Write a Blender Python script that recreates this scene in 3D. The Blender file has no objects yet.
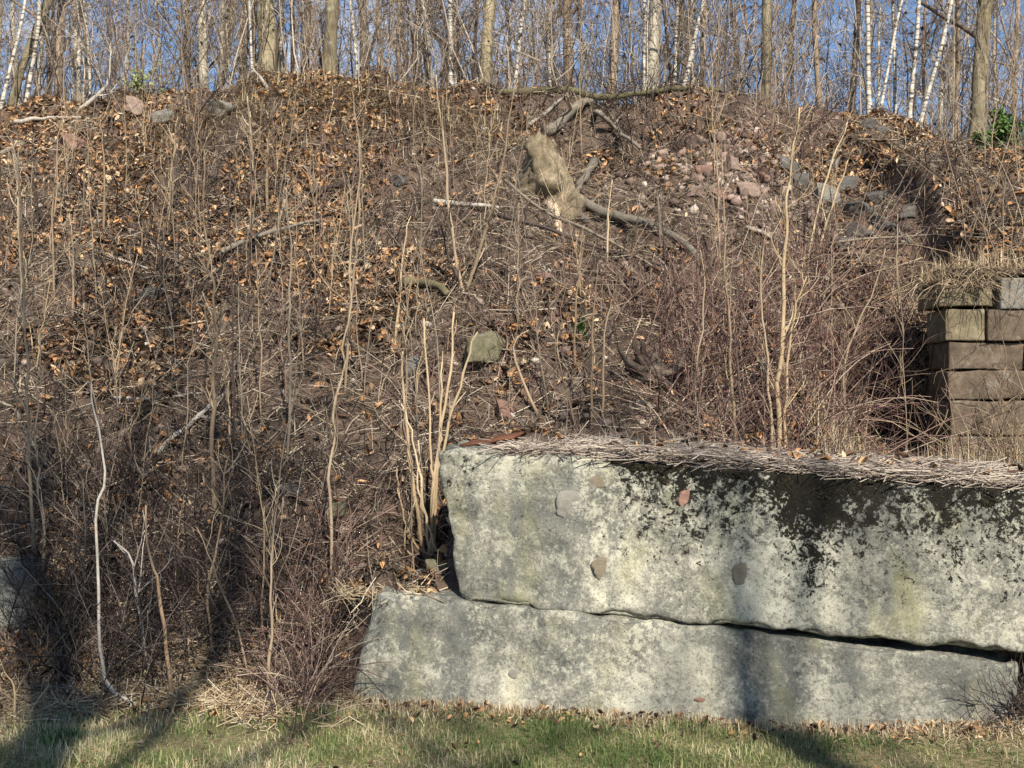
import bpy, bmesh, math
import numpy as np
from mathutils import Vector

# ------------------------------------------------------------------ camera, sky, sun, exposure
SC = bpy.context.scene
COL = SC.collection
FPX = 1100.0                 # focal length in pixels of the 1024 px wide frame
CAMZ = 1.7
PITCH = math.atan(16.0 / FPX)
cd = bpy.data.cameras.new('camera')
cd.sensor_width = 36.0
cd.lens = 36.0 * FPX / 1024.0
cd.clip_start = 0.05
cd.clip_end = 3000.0
cam = bpy.data.objects.new('camera', cd)
cam.location = (0, 0, CAMZ)
cam.rotation_euler = (math.pi / 2 + PITCH, 0, 0)
COL.objects.link(cam)
SC.camera = cam

SUN_AZ = 15.0                # degrees to the right of straight behind the viewer
SUN_EL = 39.0
w = bpy.data.worlds.new('World')
SC.world = w
w.use_nodes = True
nt = w.node_tree
nt.nodes.clear()
out = nt.nodes.new('ShaderNodeOutputWorld')
bg = nt.nodes.new('ShaderNodeBackground')
sky = nt.nodes.new('ShaderNodeTexSky')
sky.sky_type = 'NISHITA'
sky.sun_disc = False
sky.sun_elevation = math.radians(SUN_EL)
sky.sun_rotation = math.radians(180 - SUN_AZ)
sky.air_density = 1.0
sky.dust_density = 0.0
sky.ozone_density = 5.0
bg.inputs['Strength'].default_value = 0.085
tc = nt.nodes.new('ShaderNodeTexCoord')
mp = nt.nodes.new('ShaderNodeMapping')
mp.inputs['Scale'].default_value = (3.0, 3.0, 9.0)
mp.inputs['Location'].default_value = (0.35, 0.2, 0.1)
nz = nt.nodes.new('ShaderNodeTexNoise')
nz.inputs['Scale'].default_value = 1.6
nz.inputs['Detail'].default_value = 6
cr = nt.nodes.new('ShaderNodeValToRGB')
cr.color_ramp.elements[0].position = 0.52
cr.color_ramp.elements[1].position = 0.82
mx = nt.nodes.new('ShaderNodeMix')
mx.data_type = 'RGBA'
mx.inputs['B'].default_value = (8.2, 8.5, 9.0, 1)
nt.links.new(tc.outputs['Generated'], mp.inputs['Vector'])
nt.links.new(mp.outputs['Vector'], nz.inputs['Vector'])
nt.links.new(nz.outputs['Fac'], cr.inputs['Fac'])
nt.links.new(cr.outputs['Color'], mx.inputs['Factor'])
nt.links.new(sky.outputs['Color'], mx.inputs['A'])
nt.links.new(mx.outputs['Result'], bg.inputs['Color'])
nt.links.new(bg.outputs['Background'], out.inputs['Surface'])

sl = bpy.data.lights.new('sun', 'SUN')
sl.energy = 5.0
sl.angle = math.radians(0.55)
sl.color = (1.0, 0.91, 0.77)
sun = bpy.data.objects.new('sun', sl)
sa, se = math.radians(SUN_AZ), math.radians(SUN_EL)
SUNV = np.array([math.sin(sa) * math.cos(se), -math.cos(sa) * math.cos(se), math.sin(se)])
sun.rotation_euler = Vector(SUNV).to_track_quat('Z', 'Y').to_euler()
sun.location = (6, -20, 20)
COL.objects.link(sun)

SC.view_settings.view_transform = 'Standard'
SC.view_settings.look = 'None'
SC.view_settings.exposure = 0.74
SC.view_settings.gamma = 1.0

# ------------------------------------------------------------------ numeric helpers
rng = np.random.default_rng(7)


def U(a, b, n=None):
    return rng.uniform(a, b, n)


def hash3(ix, iy, iz, seed):
    h = (ix * 374761393 + iy * 668265263 + iz * 2147483647 + seed * 1274126177) & 0xFFFFFFFF
    h = ((h ^ (h >> 13)) * 1274126177) & 0xFFFFFFFF
    h = ((h ^ (h >> 16)) * 2246822519) & 0xFFFFFFFF
    h = h ^ (h >> 15)
    return (h & 0xFFFFFF) / float(0xFFFFFF)


def vnoise(p, seed=0):
    p = np.asarray(p, float)
    i = np.floor(p).astype(np.int64)
    f = p - i
    f = f * f * (3 - 2 * f)
    r = 0
    for dx in (0, 1):
        for dy in (0, 1):
            for dz in (0, 1):
                wgt = (f[..., 0] if dx else 1 - f[..., 0]) * (f[..., 1] if dy else 1 - f[..., 1]) * (f[..., 2] if dz else 1 - f[..., 2])
                r = r + wgt * hash3(i[..., 0] + dx, i[..., 1] + dy, i[..., 2] + dz, seed)
    return r * 2 - 1


def fbm(p, octv=4, seed=0, gain=0.5):
    a, s, r = 1.0, 1.0, 0.0
    p = np.asarray(p, float)
    for k in range(octv):
        r = r + a * vnoise(p * s, seed + k * 17)
        a *= gain
        s *= 2.03
    return r


def sstep(a, b, x):
    t = np.clip((x - a) / (b - a), 0, 1)
    return t * t * (3 - 2 * t)


def norm(v):
    return v / np.maximum(np.linalg.norm(v, axis=-1, keepdims=True), 1e-9)


# ------------------------------------------------------------------ terrain
YC = 13.5
CREST_PX = np.array([-600, -100, 0, 60, 130, 160, 330, 360, 500, 700, 740, 800, 900, 950, 1024, 1150, 1700], float)
CREST_PY = np.array([150, 126, 112, 102, 90, 79, 79, 86, 86, 84, 94, 104, 120, 138, 156, 190, 210], float)
CREST_X = (CREST_PX - 512) / FPX * YC
CREST_Z = CAMZ + (400 - CREST_PY) / FPX * YC


def front_y(x):
    """front face line of the concrete blocks (right end nearer the viewer)"""
    return 6.16 - (x + 0.92) * 0.165


def terrain(x, y):
    x = np.asarray(x, float)
    y = np.asarray(y, float)
    x, y = np.broadcast_arrays(x, y)
    p2 = np.stack([x, y, np.zeros_like(x)], -1)
    zc = np.interp(x, CREST_X, CREST_Z)
    px_ = np.stack([x, x * 0, x * 0], -1)
    zc = zc + 0.09 * vnoise(px_ * 1.3, 61) + 0.06 * vnoise(px_ * 4.1, 62)
    yc = YC + 0.45 * vnoise(p2 * 0.45, 3)
    # profile A: plain bank
    y0 = 6.35 + 0.12 * vnoise(p2 * 0.8, 11)
    t = (y - y0) / (yc - y0)
    tc_ = np.clip(t, 0, 1)
    s = tc_ + 0.05 * np.sin(tc_ * 6.28) * 0.8
    lip = 1.3 * np.exp(-((x - 1.25) / 1.5) ** 2)          # undercut, steeper edge under the turf
    s = s - lip * 0.07 * np.exp(-((tc_ - 0.93) / 0.06) ** 2)
    s = np.minimum(s, 1.0)
    A = zc * s
    # soften crest on the left
    A = np.where(x < 0, A - 0.05 * np.exp(-((t - 1.0) / 0.10) ** 2) * sstep(0, -2, x), A)
    # earth held up behind the concrete blocks
    fy = front_y(x)
    back = 1.02 + 0.33 * sstep(2.6, -0.3, x)
    fill = back * sstep(fy + 0.30, fy + 0.62, y) * sstep(-0.40, -0.12, x)
    A = np.maximum(A, fill)
    A = np.maximum(A, 0.60 * sstep(fy + 0.10, fy + 0.28, y) * sstep(-1.02, -0.80, x) * sstep(-0.1, -0.3, x))
    A = A - 0.55 * np.exp(-((x + 0.56) / 0.15) ** 2 - ((y - 7.0) / 0.40) ** 2)
    # profile B: hollow beside the masonry
    yb = np.array([-50, 5.9, 6.3, 7.0, 8.9, 9.7, 10.3, 13.5])
    B0 = np.interp(y, yb, [0, 0, 0.95, 1.0, 1.12, 1.5, 2.75, 4.9])
    B = np.where(y > 10.3, 2.75 + (zc - 2.75) * np.clip((y - 10.3) / (yc - 10.3), 0, 1), B0)
    # profile C: masonry face, ground above it
    C0 = np.interp(y, [-50, 5.9, 6.3, 7.0, 8.7, 9.05, 9.2], [0, 0, 0.95, 0.98, 1.08, 2.4, 2.72])
    C = np.where(y > 9.2, 2.72 + (zc - 2.72) * np.clip((y - 9.2) / (yc - 9.2), 0, 1), C0)
    k1 = sstep(2.0, 2.9, x)
    k2 = sstep(4.0, 4.12, x)
    z = A * (1 - k1) + k1 * (B * (1 - k2) + C * k2)
    # front: low ground flush with lawn
    hill = sstep(0.05, 0.6, z)
    z = z + hill * (0.19 * vnoise(p2 * 1.0, 21) + 0.13 * vnoise(p2 * np.array([1.9, 3.0, 1.0]), 22) + 0.06 * vnoise(p2 * 6.5, 23) + 0.028 * vnoise(p2 * 15, 24)) * np.where(y > yc + 1.0, 0.35, 1.0)
    z = z + 0.012 * vnoise(p2 * 5, 31) + 0.02 * vnoise(p2 * 1.3, 32)
    # dirt heaped at the right end of the blocks
    z = z + 0.10 * sstep(1.6, 2.8, x) * sstep(5.0, 5.6, y) * (1 - hill)
    # plateau
    z = np.where(y > yc, z - 0.035 * np.minimum(y - yc, 60), z)
    return z


def tnormal(x, y, e=0.04):
    dx = (terrain(x + e, y) - terrain(x - e, y)) / (2 * e)
    dy = (terrain(x, y + e) - terrain(x, y - e)) / (2 * e)
    return norm(np.stack([-dx, -dy, np.ones_like(dx)], -1))


CP, SP = math.cos(PITCH), math.sin(PITCH)


def ray(px, py):
    u, v = (px - 512.0) / FPX, -(py - 384.0) / FPX
    return np.array([u, CP - v * SP, SP + v * CP])


def at(px, py, y):
    """world point seen at a pixel at depth y"""
    d = ray(px, py)
    k = y / d[1]
    return np.array([0, 0, CAMZ]) + d * k


def hit(px, py, ymin=4.6, ymax=16.0):
    """where the sight line meets the ground"""
    d = ray(px, py)
    ys = np.arange(ymin, ymax, 0.02)
    k = ys / d[1]
    X, Z = d[0] * k, CAMZ + d[2] * k
    g = terrain(X, ys) >= Z
    if not g.any():
        i = len(ys) - 1
    else:
        i = int(np.argmax(g))
    return np.array([X[i], ys[i], float(terrain(X[i], ys[i]))])


# ------------------------------------------------------------------ mesh builder
class MB:
    def __init__(s):
        s.V, s.T, s.Q, s.R, s.n = [], [], [], [], 0

    def add(s, V, T=None, Q=None, r=0.5):
        V = np.asarray(V, float).reshape(-1, 3)
        if T is not None and len(T):
            s.T.append(np.asarray(T, np.int64).reshape(-1, 3) + s.n)
        if Q is not None and len(Q):
            s.Q.append(np.asarray(Q, np.int64).reshape(-1, 4) + s.n)
        s.V.append(V)
        s.R.append(np.broadcast_to(np.asarray(r, float), (len(V),)).copy())
        s.n += len(V)

    def tubes(s, P, R, S=5, r=None, cap=False):
        P = np.asarray(P, float)
        if P.ndim == 2:
            P = P[None]
        N, K = P.shape[:2]
        R = np.broadcast_to(np.asarray(R, float), (N, K))
        T = np.gradient(P, axis=1)
        T = norm(T)
        mean = norm(P[:, -1] - P[:, 0] + 1e-6)
        ref = np.where(np.abs(mean[:, 2:3]) > 0.8, np.array([[1.0, 0.13, 0]]), np.array([[0.05, 0.1, 1.0]]))
        ref = np.repeat(ref[:, None, :], K, 1)
        A = norm(np.cross(T, ref))
        B = np.cross(T, A)
        th = np.arange(S) / S * 2 * math.pi
        ring = P[:, :, None, :] + R[:, :, None, None] * (np.cos(th)[None, None, :, None] * A[:, :, None, :] + np.sin(th)[None, None, :, None] * B[:, :, None, :])
        V = ring.reshape(-1, 3)
        n, k, q = np.meshgrid(np.arange(N), np.arange(K - 1), np.arange(S), indexing='ij')
        a = (n * K + k) * S + q
        b = (n * K + k) * S + (q + 1) % S
        Q = np.stack([a, b, b + S, a + S], -1).reshape(-1, 4)
        if r is None:
            r = rng.random(N)
        r = np.repeat(np.broadcast_to(np.asarray(r, float), (N,)), K * S)
        base = s.n
        s.add(V, Q=Q, r=r)
        if cap:
            for m in range(N):
                for kk in (0, K - 1):
                    c = s.n
                    s.V.append(P[m, kk][None])
                    s.R.append(np.array([0.97]))
                    s.n += 1
                    i0 = base + (m * K + kk) * S
                    tri = [(c, i0 + q2, i0 + (q2 + 1) % S) if kk else (c, i0 + (q2 + 1) % S, i0 + q2) for q2 in range(S)]
                    s.T.append(np.array(tri))

    def mesh(s, name, mats, smooth=True):
        me = bpy.data.meshes.new(name)
        V = np.concatenate(s.V) if s.V else np.zeros((0, 3))
        T = np.concatenate(s.T) if s.T else np.zeros((0, 3), np.int64)
        Q = np.concatenate(s.Q) if s.Q else np.zeros((0, 4), np.int64)
        me.vertices.add(len(V))
        me.vertices.foreach_set('co', V.ravel().astype(np.float32))
        loops = np.concatenate([T.ravel(), Q.ravel()]).astype(np.int32)
        me.loops.add(len(loops))
        me.loops.foreach_set('vertex_index', loops)
        starts = np.concatenate([np.arange(len(T)) * 3, len(T) * 3 + np.arange(len(Q)) * 4]).astype(np.int32)
        me.polygons.add(len(starts))
        me.polygons.foreach_set('loop_start', starts)
        if smooth:
            me.polygons.foreach_set('use_smooth', np.ones(len(starts), bool))
        me.update(calc_edges=True)
        at_ = me.attributes.new('rnd', 'FLOAT', 'POINT')
        at_.data.foreach_set('value', np.concatenate(s.R).astype(np.float32) if s.R else np.zeros(0, np.float32))
        me.materials.append(mats)
        return me

    def build(s, name, mat, parent=None, smooth=True, loc=None):
        o = bpy.data.objects.new(name, s.mesh(name, mat, smooth))
        COL.objects.link(o)
        if parent is not None:
            o.parent = parent
        if loc is not None:
            o.location = loc
        return o


def tag(o, label=None, cat=None, group=None, kind=None):
    if label:
        o['label'] = label
    if cat:
        o['category'] = cat
    if group:
        o['group'] = group
    if kind:
        o['kind'] = kind
    return o


def thing(name, loc, label, cat, group=None, rz=0.0):
    o = bpy.data.objects.new(name, None)
    o.empty_display_size = 0.1
    o.location = loc
    o.rotation_euler = (0, 0, rz)
    COL.objects.link(o)
    return tag(o, label, cat, group)


def copy_thing(o, loc, rz=0.0, sc=1.0, label=None, group=None):
    c = o.copy()
    COL.objects.link(c)
    c.location = loc
    c.rotation_euler = (0, 0, rz)
    c.scale = (sc, sc, sc)
    if label:
        c['label'] = label
    if group:
        c['group'] = group
    for ch in o.children:
        d = ch.copy()
        COL.objects.link(d)
        d.parent = c
    return c


def crom(pts, K):
    """Catmull-Rom resample of a polyline"""
    P = np.asarray(pts, float)
    if len(P) == 2:
        return P[0] + (P[1] - P[0]) * np.linspace(0, 1, K)[:, None]
    E = np.vstack([2 * P[0] - P[1], P, 2 * P[-1] - P[-2]])
    u = np.linspace(0, len(P) - 1 - 1e-6, K)
    i = u.astype(int)
    f = (u - i)[:, None]
    a, b, c, d = E[i], E[i + 1], E[i + 2], E[i + 3]
    return 0.5 * (2 * b + (c - a) * f + (2 * a - 5 * b + 4 * c - d) * f ** 2 + (3 * b - a - 3 * c + d) * f ** 3)


def wobble(P, amp, seed, freq=3.0):
    K = len(P)
    t = np.linspace(0, 1, K)
    q = np.stack([t * freq * 3, np.full(K, seed * 1.37), np.zeros(K)], -1)
    off = np.stack([vnoise(q + k * 31.7, 5) for k in range(3)], -1)
    return P + off * amp * np.sin(np.clip(t * 3, 0, 1) * math.pi / 2)[:, None]


def grow(P, R, n, t0, t1, L, ang=(0.5, 1.0), up=0.05, wob=0.25, K=5, rr=0.5, taper=0.3, lenfall=0.5, rmax=None, grav=None):
    """n side shoots on each of the paths P (N,K0,3)"""
    N, K0 = P.shape[:2]
    M = N * n
    par = np.repeat(np.arange(N), n)
    t = U(t0, t1, M)
    u = t * (K0 - 1 - 1e-6)
    i = u.astype(int)
    f = (u - i)[:, None]
    a, b = P[par, i], P[par, i + 1]
    pos = a + (b - a) * f
    tan = norm(b - a)
    rad = R[par, i] * (1 - f[:, 0]) + R[par, i + 1] * f[:, 0]
    rv = norm(rng.normal(size=(M, 3)))
    perp = norm(rv - tan * (rv * tan).sum(-1, keepdims=True))
    an = U(ang[0], ang[1], M)[:, None]
    d = tan * np.cos(an) + perp * np.sin(an)
    length = U(L[0], L[1], M) * (1 - lenfall * (t - t0) / max(t1 - t0, 1e-6))
    step = (length / (K - 1))[:, None]
    out_ = [pos]
    for k in range(K - 1):
        d = norm(d + rng.normal(size=(M, 3)) * wob + np.array([0, 0, up]))
        pos = pos + d * step
        out_.append(pos)
    PP = np.stack(out_, 1)
    r0 = rad * rr
    if rmax:
        r0 = np.minimum(r0, rmax)
    RR = r0[:, None] * np.linspace(1, taper, K)[None]
    return PP, RR


# ------------------------------------------------------------------ materials
def new_mat(name):
    m = bpy.data.materials.new(name)
    m.use_nodes = True
    n = m.node_tree
    b = n.nodes['Principled BSDF']
    b.inputs['Specular IOR Level'].default_value = 0.2
    return m, n, b


def nd(n, kind, **kw):
    x = n.nodes.new('ShaderNode' + kind)
    for k, v in kw.items():
        if k in x.inputs:
            x.inputs[k].default_value = v
        else:
            setattr(x, k, v)
    return x


def ramp(n, stops):
    x = n.nodes.new('ShaderNodeValToRGB')
    e = x.color_ramp.elements
    while len(e) < len(stops):
        e.new(0.5)
    for q, (p, c) in zip(e, stops):
        q.position = p
        q.color = (c[0], c[1], c[2], 1) if not isinstance(c, (int, float)) else (c, c, c, 1)
    return x


def coords(n, scale=(1, 1, 1), kind='Object', loc=(0, 0, 0)):
    t = nd(n, 'TexCoord')
    m = nd(n, 'Mapping')
    m.inputs['Scale'].default_value = scale
    m.inputs['Location'].default_value = loc
    n.links.new(t.outputs[kind], m.inputs['Vector'])
    return m.outputs['Vector']


def noise(n, vec, scale, detail=5, rough=0.55, dist=0.0):
    x = nd(n, 'TexNoise', Scale=scale, Detail=detail, Roughness=rough, Distortion=dist)
    n.links.new(vec, x.inputs['Vector'])
    return x.outputs['Fac']


def math_(n, op, a, b=None, clamp=False):
    x = nd(n, 'Math', operation=op)
    x.use_clamp = clamp
    for i, v in enumerate((a, b)):
        if v is None:
            continue
        if isinstance(v, (int, float)):
            x.inputs[i].default_value = v
        else:
            n.links.new(v, x.inputs[i])
    return x.outputs[0]


def mixc(n, fac, a, b, mode='MIX'):
    x = nd(n, 'Mix', data_type='RGBA', blend_type=mode)
    for key, v in (('Factor', fac), ('A', a), ('B', b)):
        if isinstance(v, (int, float)):
            x.inputs[key].default_value = v
        elif isinstance(v, tuple):
            x.inputs[key].default_value = (*v, 1)
        else:
            n.links.new(v, x.inputs[key])
    return x.outputs['Result']


def bump(n, b, h, strength=0.5, dist=0.02):
    x = nd(n, 'Bump', Strength=strength, Distance=dist)
    n.links.new(h, x.inputs['Height'])
    n.links.new(x.outputs['Normal'], b.inputs['Normal'])


def rnd_mat(name, stops, rough=0.85, nscale=12.0, namt=0.35, stretch=(1, 1, 1), bumps=0.0, bdist=0.004):
    """colour picked per piece, with grain"""
    m, n, b = new_mat(name)
    a = nd(n, 'Attribute', attribute_name='rnd')
    v = coords(n, stretch)
    f = noise(n, v, nscale, 6, 0.7)
    if bumps:
        f = math_(n, 'ADD', math_(n, 'MULTIPLY', f, 0.5), math_(n, 'MULTIPLY', noise(n, v, nscale * 5.5, 5, 0.7), 0.5))
    fac = math_(n, 'ADD', a.outputs['Fac'], math_(n, 'MULTIPLY', math_(n, 'SUBTRACT', f, 0.5), namt * (5.0 if bumps else 2.0)), True)
    r = ramp(n, stops)
    n.links.new(fac, r.inputs['Fac'])
    n.links.new(r.outputs['Color'], b.inputs['Base Color'])
    b.inputs['Roughness'].default_value = rough
    if bumps:
        bump(n, b, f, bumps, bdist)
    return m


def bark_mat(name, c0, c1, c2, scale=9.0, lichen=None):
    m, n, b = new_mat(name)
    oi = nd(n, 'ObjectInfo')
    v = coords(n, (1, 1, 0.22))
    f = noise(n, v, scale * 1.6, 6, 0.65, 0.4)
    g = noise(n, coords(n), 2.3, 3)
    r = ramp(n, [(0.36, c0), (0.5, c1), (0.64, c2)])
    n.links.new(math_(n, 'ADD', math_(n, 'MULTIPLY', f, 0.6), math_(n, 'MULTIPLY', g, 0.4)), r.inputs['Fac'])
    hv = nd(n, 'HueSaturation')
    n.links.new(r.outputs['Color'], hv.inputs['Color'])
    n.links.new(math_(n, 'ADD', math_(n, 'MULTIPLY', oi.outputs['Random'], 0.5), 0.75), hv.inputs['Value'])
    col = hv.outputs['Color']
    if lichen:
        l = ramp(n, [(0.55, 0.0), (0.68, 1.0)])
        n.links.new(noise(n, coords(n), 5.0, 6), l.inputs['Fac'])
        col = mixc(n, math_(n, 'MULTIPLY', l.outputs['Color'], 0.6), col, lichen)
    n.links.new(col, b.inputs['Base Color'])
    b.inputs['Roughness'].default_value = 0.9
    bump(n, b, f, 1.0, 0.045)
    return m


M = {}
# soil, with grass thatch on the flat
m, n, b = new_mat('soil')
v = coords(n, kind='Object')
f1, f2, f3 = noise(n, v, 0.9, 5), noise(n, v, 7.0, 6, 0.7), noise(n, v, 38.0, 4, 0.7)
r1 = ramp(n, [(0.3, (0.042, 0.033, 0.027)), (0.5, (0.100, 0.075, 0.059)), (0.7, (0.185, 0.137, 0.107))])
n.links.new(math_(n, 'ADD', math_(n, 'MULTIPLY', f2, 0.6), math_(n, 'MULTIPLY', f3, 0.4)), r1.inputs['Fac'])
r2 = ramp(n, [(0.42, (0.92, 0.90, 0.90)), (0.62, (1.12, 1.02, 0.98))])
n.links.new(f1, r2.inputs['Fac'])
c = mixc(n, 1.0, r1.outputs['Color'], r2.outputs['Color'], 'MULTIPLY')
chip = ramp(n, [(0.70, 0.0), (0.74, 1.0)])
vz = nd(n, 'TexVoronoi', Scale=22.0)
n.links.new(v, vz.inputs['Vector'])
vr = ramp(n, [(0.90, 0.0), (0.93, 1.0)])
n.links.new(vz.outputs['Color'], vr.inputs['Fac'])
c = mixc(n, math_(n, 'MULTIPLY', vr.outputs['Color'], 0.7), c, (0.30, 0.22, 0.18))
geo = nd(n, 'NewGeometry')
sx = nd(n, 'SeparateXYZ')
n.links.new(geo.outputs['Position'], sx.inputs[0])
mr = nd(n, 'MapRange')
mr.inputs['From Min'].default_value = 6.35
mr.inputs['From Max'].default_value = 5.75
n.links.new(math_(n, 'ADD', sx.outputs['Y'], math_(n, 'MULTIPLY', f2, 0.5)), mr.inputs['Value'])
thatch = ramp(n, [(0.3, (0.10, 0.085, 0.045)), (0.6, (0.24, 0.20, 0.11))])
n.links.new(f3, thatch.inputs['Fac'])
c = mixc(n, mr.outputs['Result'], c, thatch.outputs['Color'])
n.links.new(c, b.inputs['Base Color'])
b.inputs['Roughness'].default_value = 0.95
bump(n, b, math_(n, 'ADD', f2, math_(n, 'MULTIPLY', f3, 0.5)), 0.8, 0.04)
M['soil'] = m

M['leaf'] = rnd_mat('dry_leaf', [(0.0, (0.035, 0.023, 0.017)), (0.25, (0.095, 0.060, 0.040)), (0.5, (0.20, 0.115, 0.066)), (0.7, (0.36, 0.195, 0.09)), (0.88, (0.48, 0.28, 0.13)), (1.0, (0.52, 0.40, 0.27))], 0.75, 30, 0.2)
M['twig'] = rnd_mat('litter_twig', [(0.0, (0.025, 0.019, 0.016)), (0.4, (0.09, 0.068, 0.052)), (0.75, (0.24, 0.19, 0.14)), (1.0, (0.56, 0.48, 0.37))], 0.9, 14, 0.1)
M['stem_grey'] = rnd_mat('grey_stem_bark', [(0.0, (0.09, 0.075, 0.058)), (0.5, (0.20, 0.165, 0.125)), (1.0, (0.36, 0.31, 0.24))], 0.85, 16, 0.35, (1, 1, 0.3), 0.4)
M['stem_tan'] = rnd_mat('tan_stem_bark', [(0.0, (0.11, 0.082, 0.055)), (0.5, (0.27, 0.20, 0.135)), (1.0, (0.45, 0.36, 0.25))], 0.85, 14, 0.3, (1, 1, 0.3), 0.4)
M['stem_pale'] = rnd_mat('pale_dead_stem', [(0.0, (0.18, 0.13, 0.08)), (0.5, (0.41, 0.31, 0.19)), (1.0, (0.60, 0.50, 0.35))], 0.85, 12, 0.3, (1, 1, 0.3), 0.3)
M['stem_rust'] = rnd_mat('rust_brown_stem', [(0.0, (0.09, 0.05, 0.035)), (0.5, (0.20, 0.12, 0.075)), (1.0, (0.40, 0.29, 0.19))], 0.85, 6, 0.4, (1, 1, 0.3), 0.3)
M['cane'] = rnd_mat('bramble_cane', [(0.0, (0.045, 0.028, 0.026)), (0.4, (0.13, 0.078, 0.066)), (0.75, (0.25, 0.165, 0.135)), (1.0, (0.42, 0.34, 0.26))], 0.7, 8, 0.15)
M['red_cane'] = rnd_mat('red_bramble_cane', [(0.0, (0.045, 0.024, 0.024)), (0.4, (0.125, 0.068, 0.06)), (0.75, (0.27, 0.175, 0.14)), (1.0, (0.48, 0.39, 0.29))], 0.6, 8, 0.15)
M['dark_cane'] = rnd_mat('dark_thicket_twig', [(0.0, (0.018, 0.013, 0.013)), (0.5, (0.052, 0.038, 0.034)), (0.85, (0.12, 0.093, 0.08)), (1.0, (0.26, 0.22, 0.18))], 0.85, 8, 0.15)
M['bleached'] = rnd_mat('bleached_wood', [(0.0, (0.13, 0.11, 0.09)), (0.5, (0.33, 0.295, 0.25)), (1.0, (0.58, 0.54, 0.47))], 0.85, 9, 0.35, (1, 1, 1), 0.4)
M['log_grey'] = rnd_mat('grey_log_bark', [(0.0, (0.07, 0.06, 0.05)), (0.5, (0.17, 0.15, 0.12)), (0.9, (0.33, 0.29, 0.235)), (1.0, (0.5, 0.4, 0.26))], 0.9, 13, 0.4, (1, 1, 1), 0.8, 0.01)
M['log_moss'] = rnd_mat('mossy_log_bark', [(0.0, (0.035, 0.030, 0.020)), (0.45, (0.11, 0.10, 0.055)), (0.8, (0.19, 0.16, 0.09)), (1.0, (0.3, 0.24, 0.15))], 0.95, 9, 0.5, (1, 1, 1), 0.8, 0.015)
M['cutwood'] = rnd_mat('weathered_stump_wood', [(0.0, (0.07, 0.055, 0.038)), (0.5, (0.24, 0.195, 0.13)), (1.0, (0.50, 0.42, 0.30))], 0.85, 14, 0.45, (1, 1, 1), 0.8, 0.015)
M['bark_olive'] = bark_mat('olive_bark', (0.10, 0.083, 0.052), (0.22, 0.185, 0.12), (0.36, 0.31, 0.215), 8, (0.33, 0.33, 0.24))
M['bark_brown'] = bark_mat('brown_bark', (0.11, 0.083, 0.06), (0.25, 0.19, 0.14), (0.39, 0.31, 0.235), 9)
M['bark_grey'] = bark_mat('pale_grey_bark', (0.22, 0.19, 0.15), (0.37, 0.33, 0.26), (0.50, 0.46, 0.38), 7, (0.52, 0.53, 0.46))
M['bark_dark'] = bark_mat('dark_bark', (0.04, 0.032, 0.027), (0.095, 0.075, 0.06), (0.17, 0.14, 0.11), 9)
m, n, b = new_mat('birch_bark')
v = coords(n, (1, 1, 5.0))
f = noise(n, v, 6.0, 5, 0.6)
r = ramp(n, [(0.40, (0.06, 0.05, 0.045)), (0.47, (0.36, 0.33, 0.28)), (0.7, (0.60, 0.575, 0.51))])
n.links.new(f, r.inputs['Fac'])
n.links.new(r.outputs['Color'], b.inputs['Base Color'])
b.inputs['Roughness'].default_value = 0.7
bump(n, b, f, 0.3, 0.01)
M['birch'] = m
M['crown_brown'] = rnd_mat('brown_branch_bark', [(0.0, (0.10, 0.078, 0.062)), (0.5, (0.24, 0.19, 0.15)), (1.0, (0.46, 0.39, 0.32))], 0.9, 5, 0.1)
M['crown_pale'] = rnd_mat('pale_branch_bark', [(0.0, (0.07, 0.052, 0.04)), (0.5, (0.20, 0.155, 0.118)), (1.0, (0.50, 0.43, 0.35))], 0.9, 5, 0.1)
M['straw'] = rnd_mat('dry_grass_blade', [(0.0, (0.17, 0.12, 0.075)), (0.4, (0.34, 0.255, 0.155)), (0.75, (0.50, 0.40, 0.26)), (1.0, (0.62, 0.55, 0.41))], 0.8, 10, 0.05)
M['greystraw'] = rnd_mat('weathered_dead_stalk', [(0.0, (0.12, 0.095, 0.08)), (0.4, (0.27, 0.22, 0.185)), (0.75, (0.40, 0.34, 0.28)), (1.0, (0.55, 0.49, 0.40))], 0.85, 10, 0.05)
M['grass'] = rnd_mat('grass_blade', [(0.0, (0.05, 0.085, 0.024)), (0.4, (0.11, 0.155, 0.05)), (0.62, (0.23, 0.235, 0.10)), (0.8, (0.38, 0.335, 0.185)), (1.0, (0.52, 0.45, 0.30))], 0.7, 6, 0.05)
M['greenleaf'] = rnd_mat('evergreen_leaf', [(0.0, (0.022, 0.05, 0.014)), (0.5, (0.055, 0.11, 0.028)), (1.0, (0.13, 0.19, 0.05))], 0.55, 6, 0.1)
M['palegreen'] = rnd_mat('pale_green_leaf', [(0.0, (0.10, 0.14, 0.05)), (0.5, (0.19, 0.24, 0.09)), (1.0, (0.32, 0.34, 0.15))], 0.6, 6, 0.1)
M['moss'] = rnd_mat('moss_cushion', [(0.0, (0.005, 0.0045, 0.0035)), (0.5, (0.014, 0.012, 0.008)), (1.0, (0.036, 0.031, 0.018))], 0.95, 40, 0.4)


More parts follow.
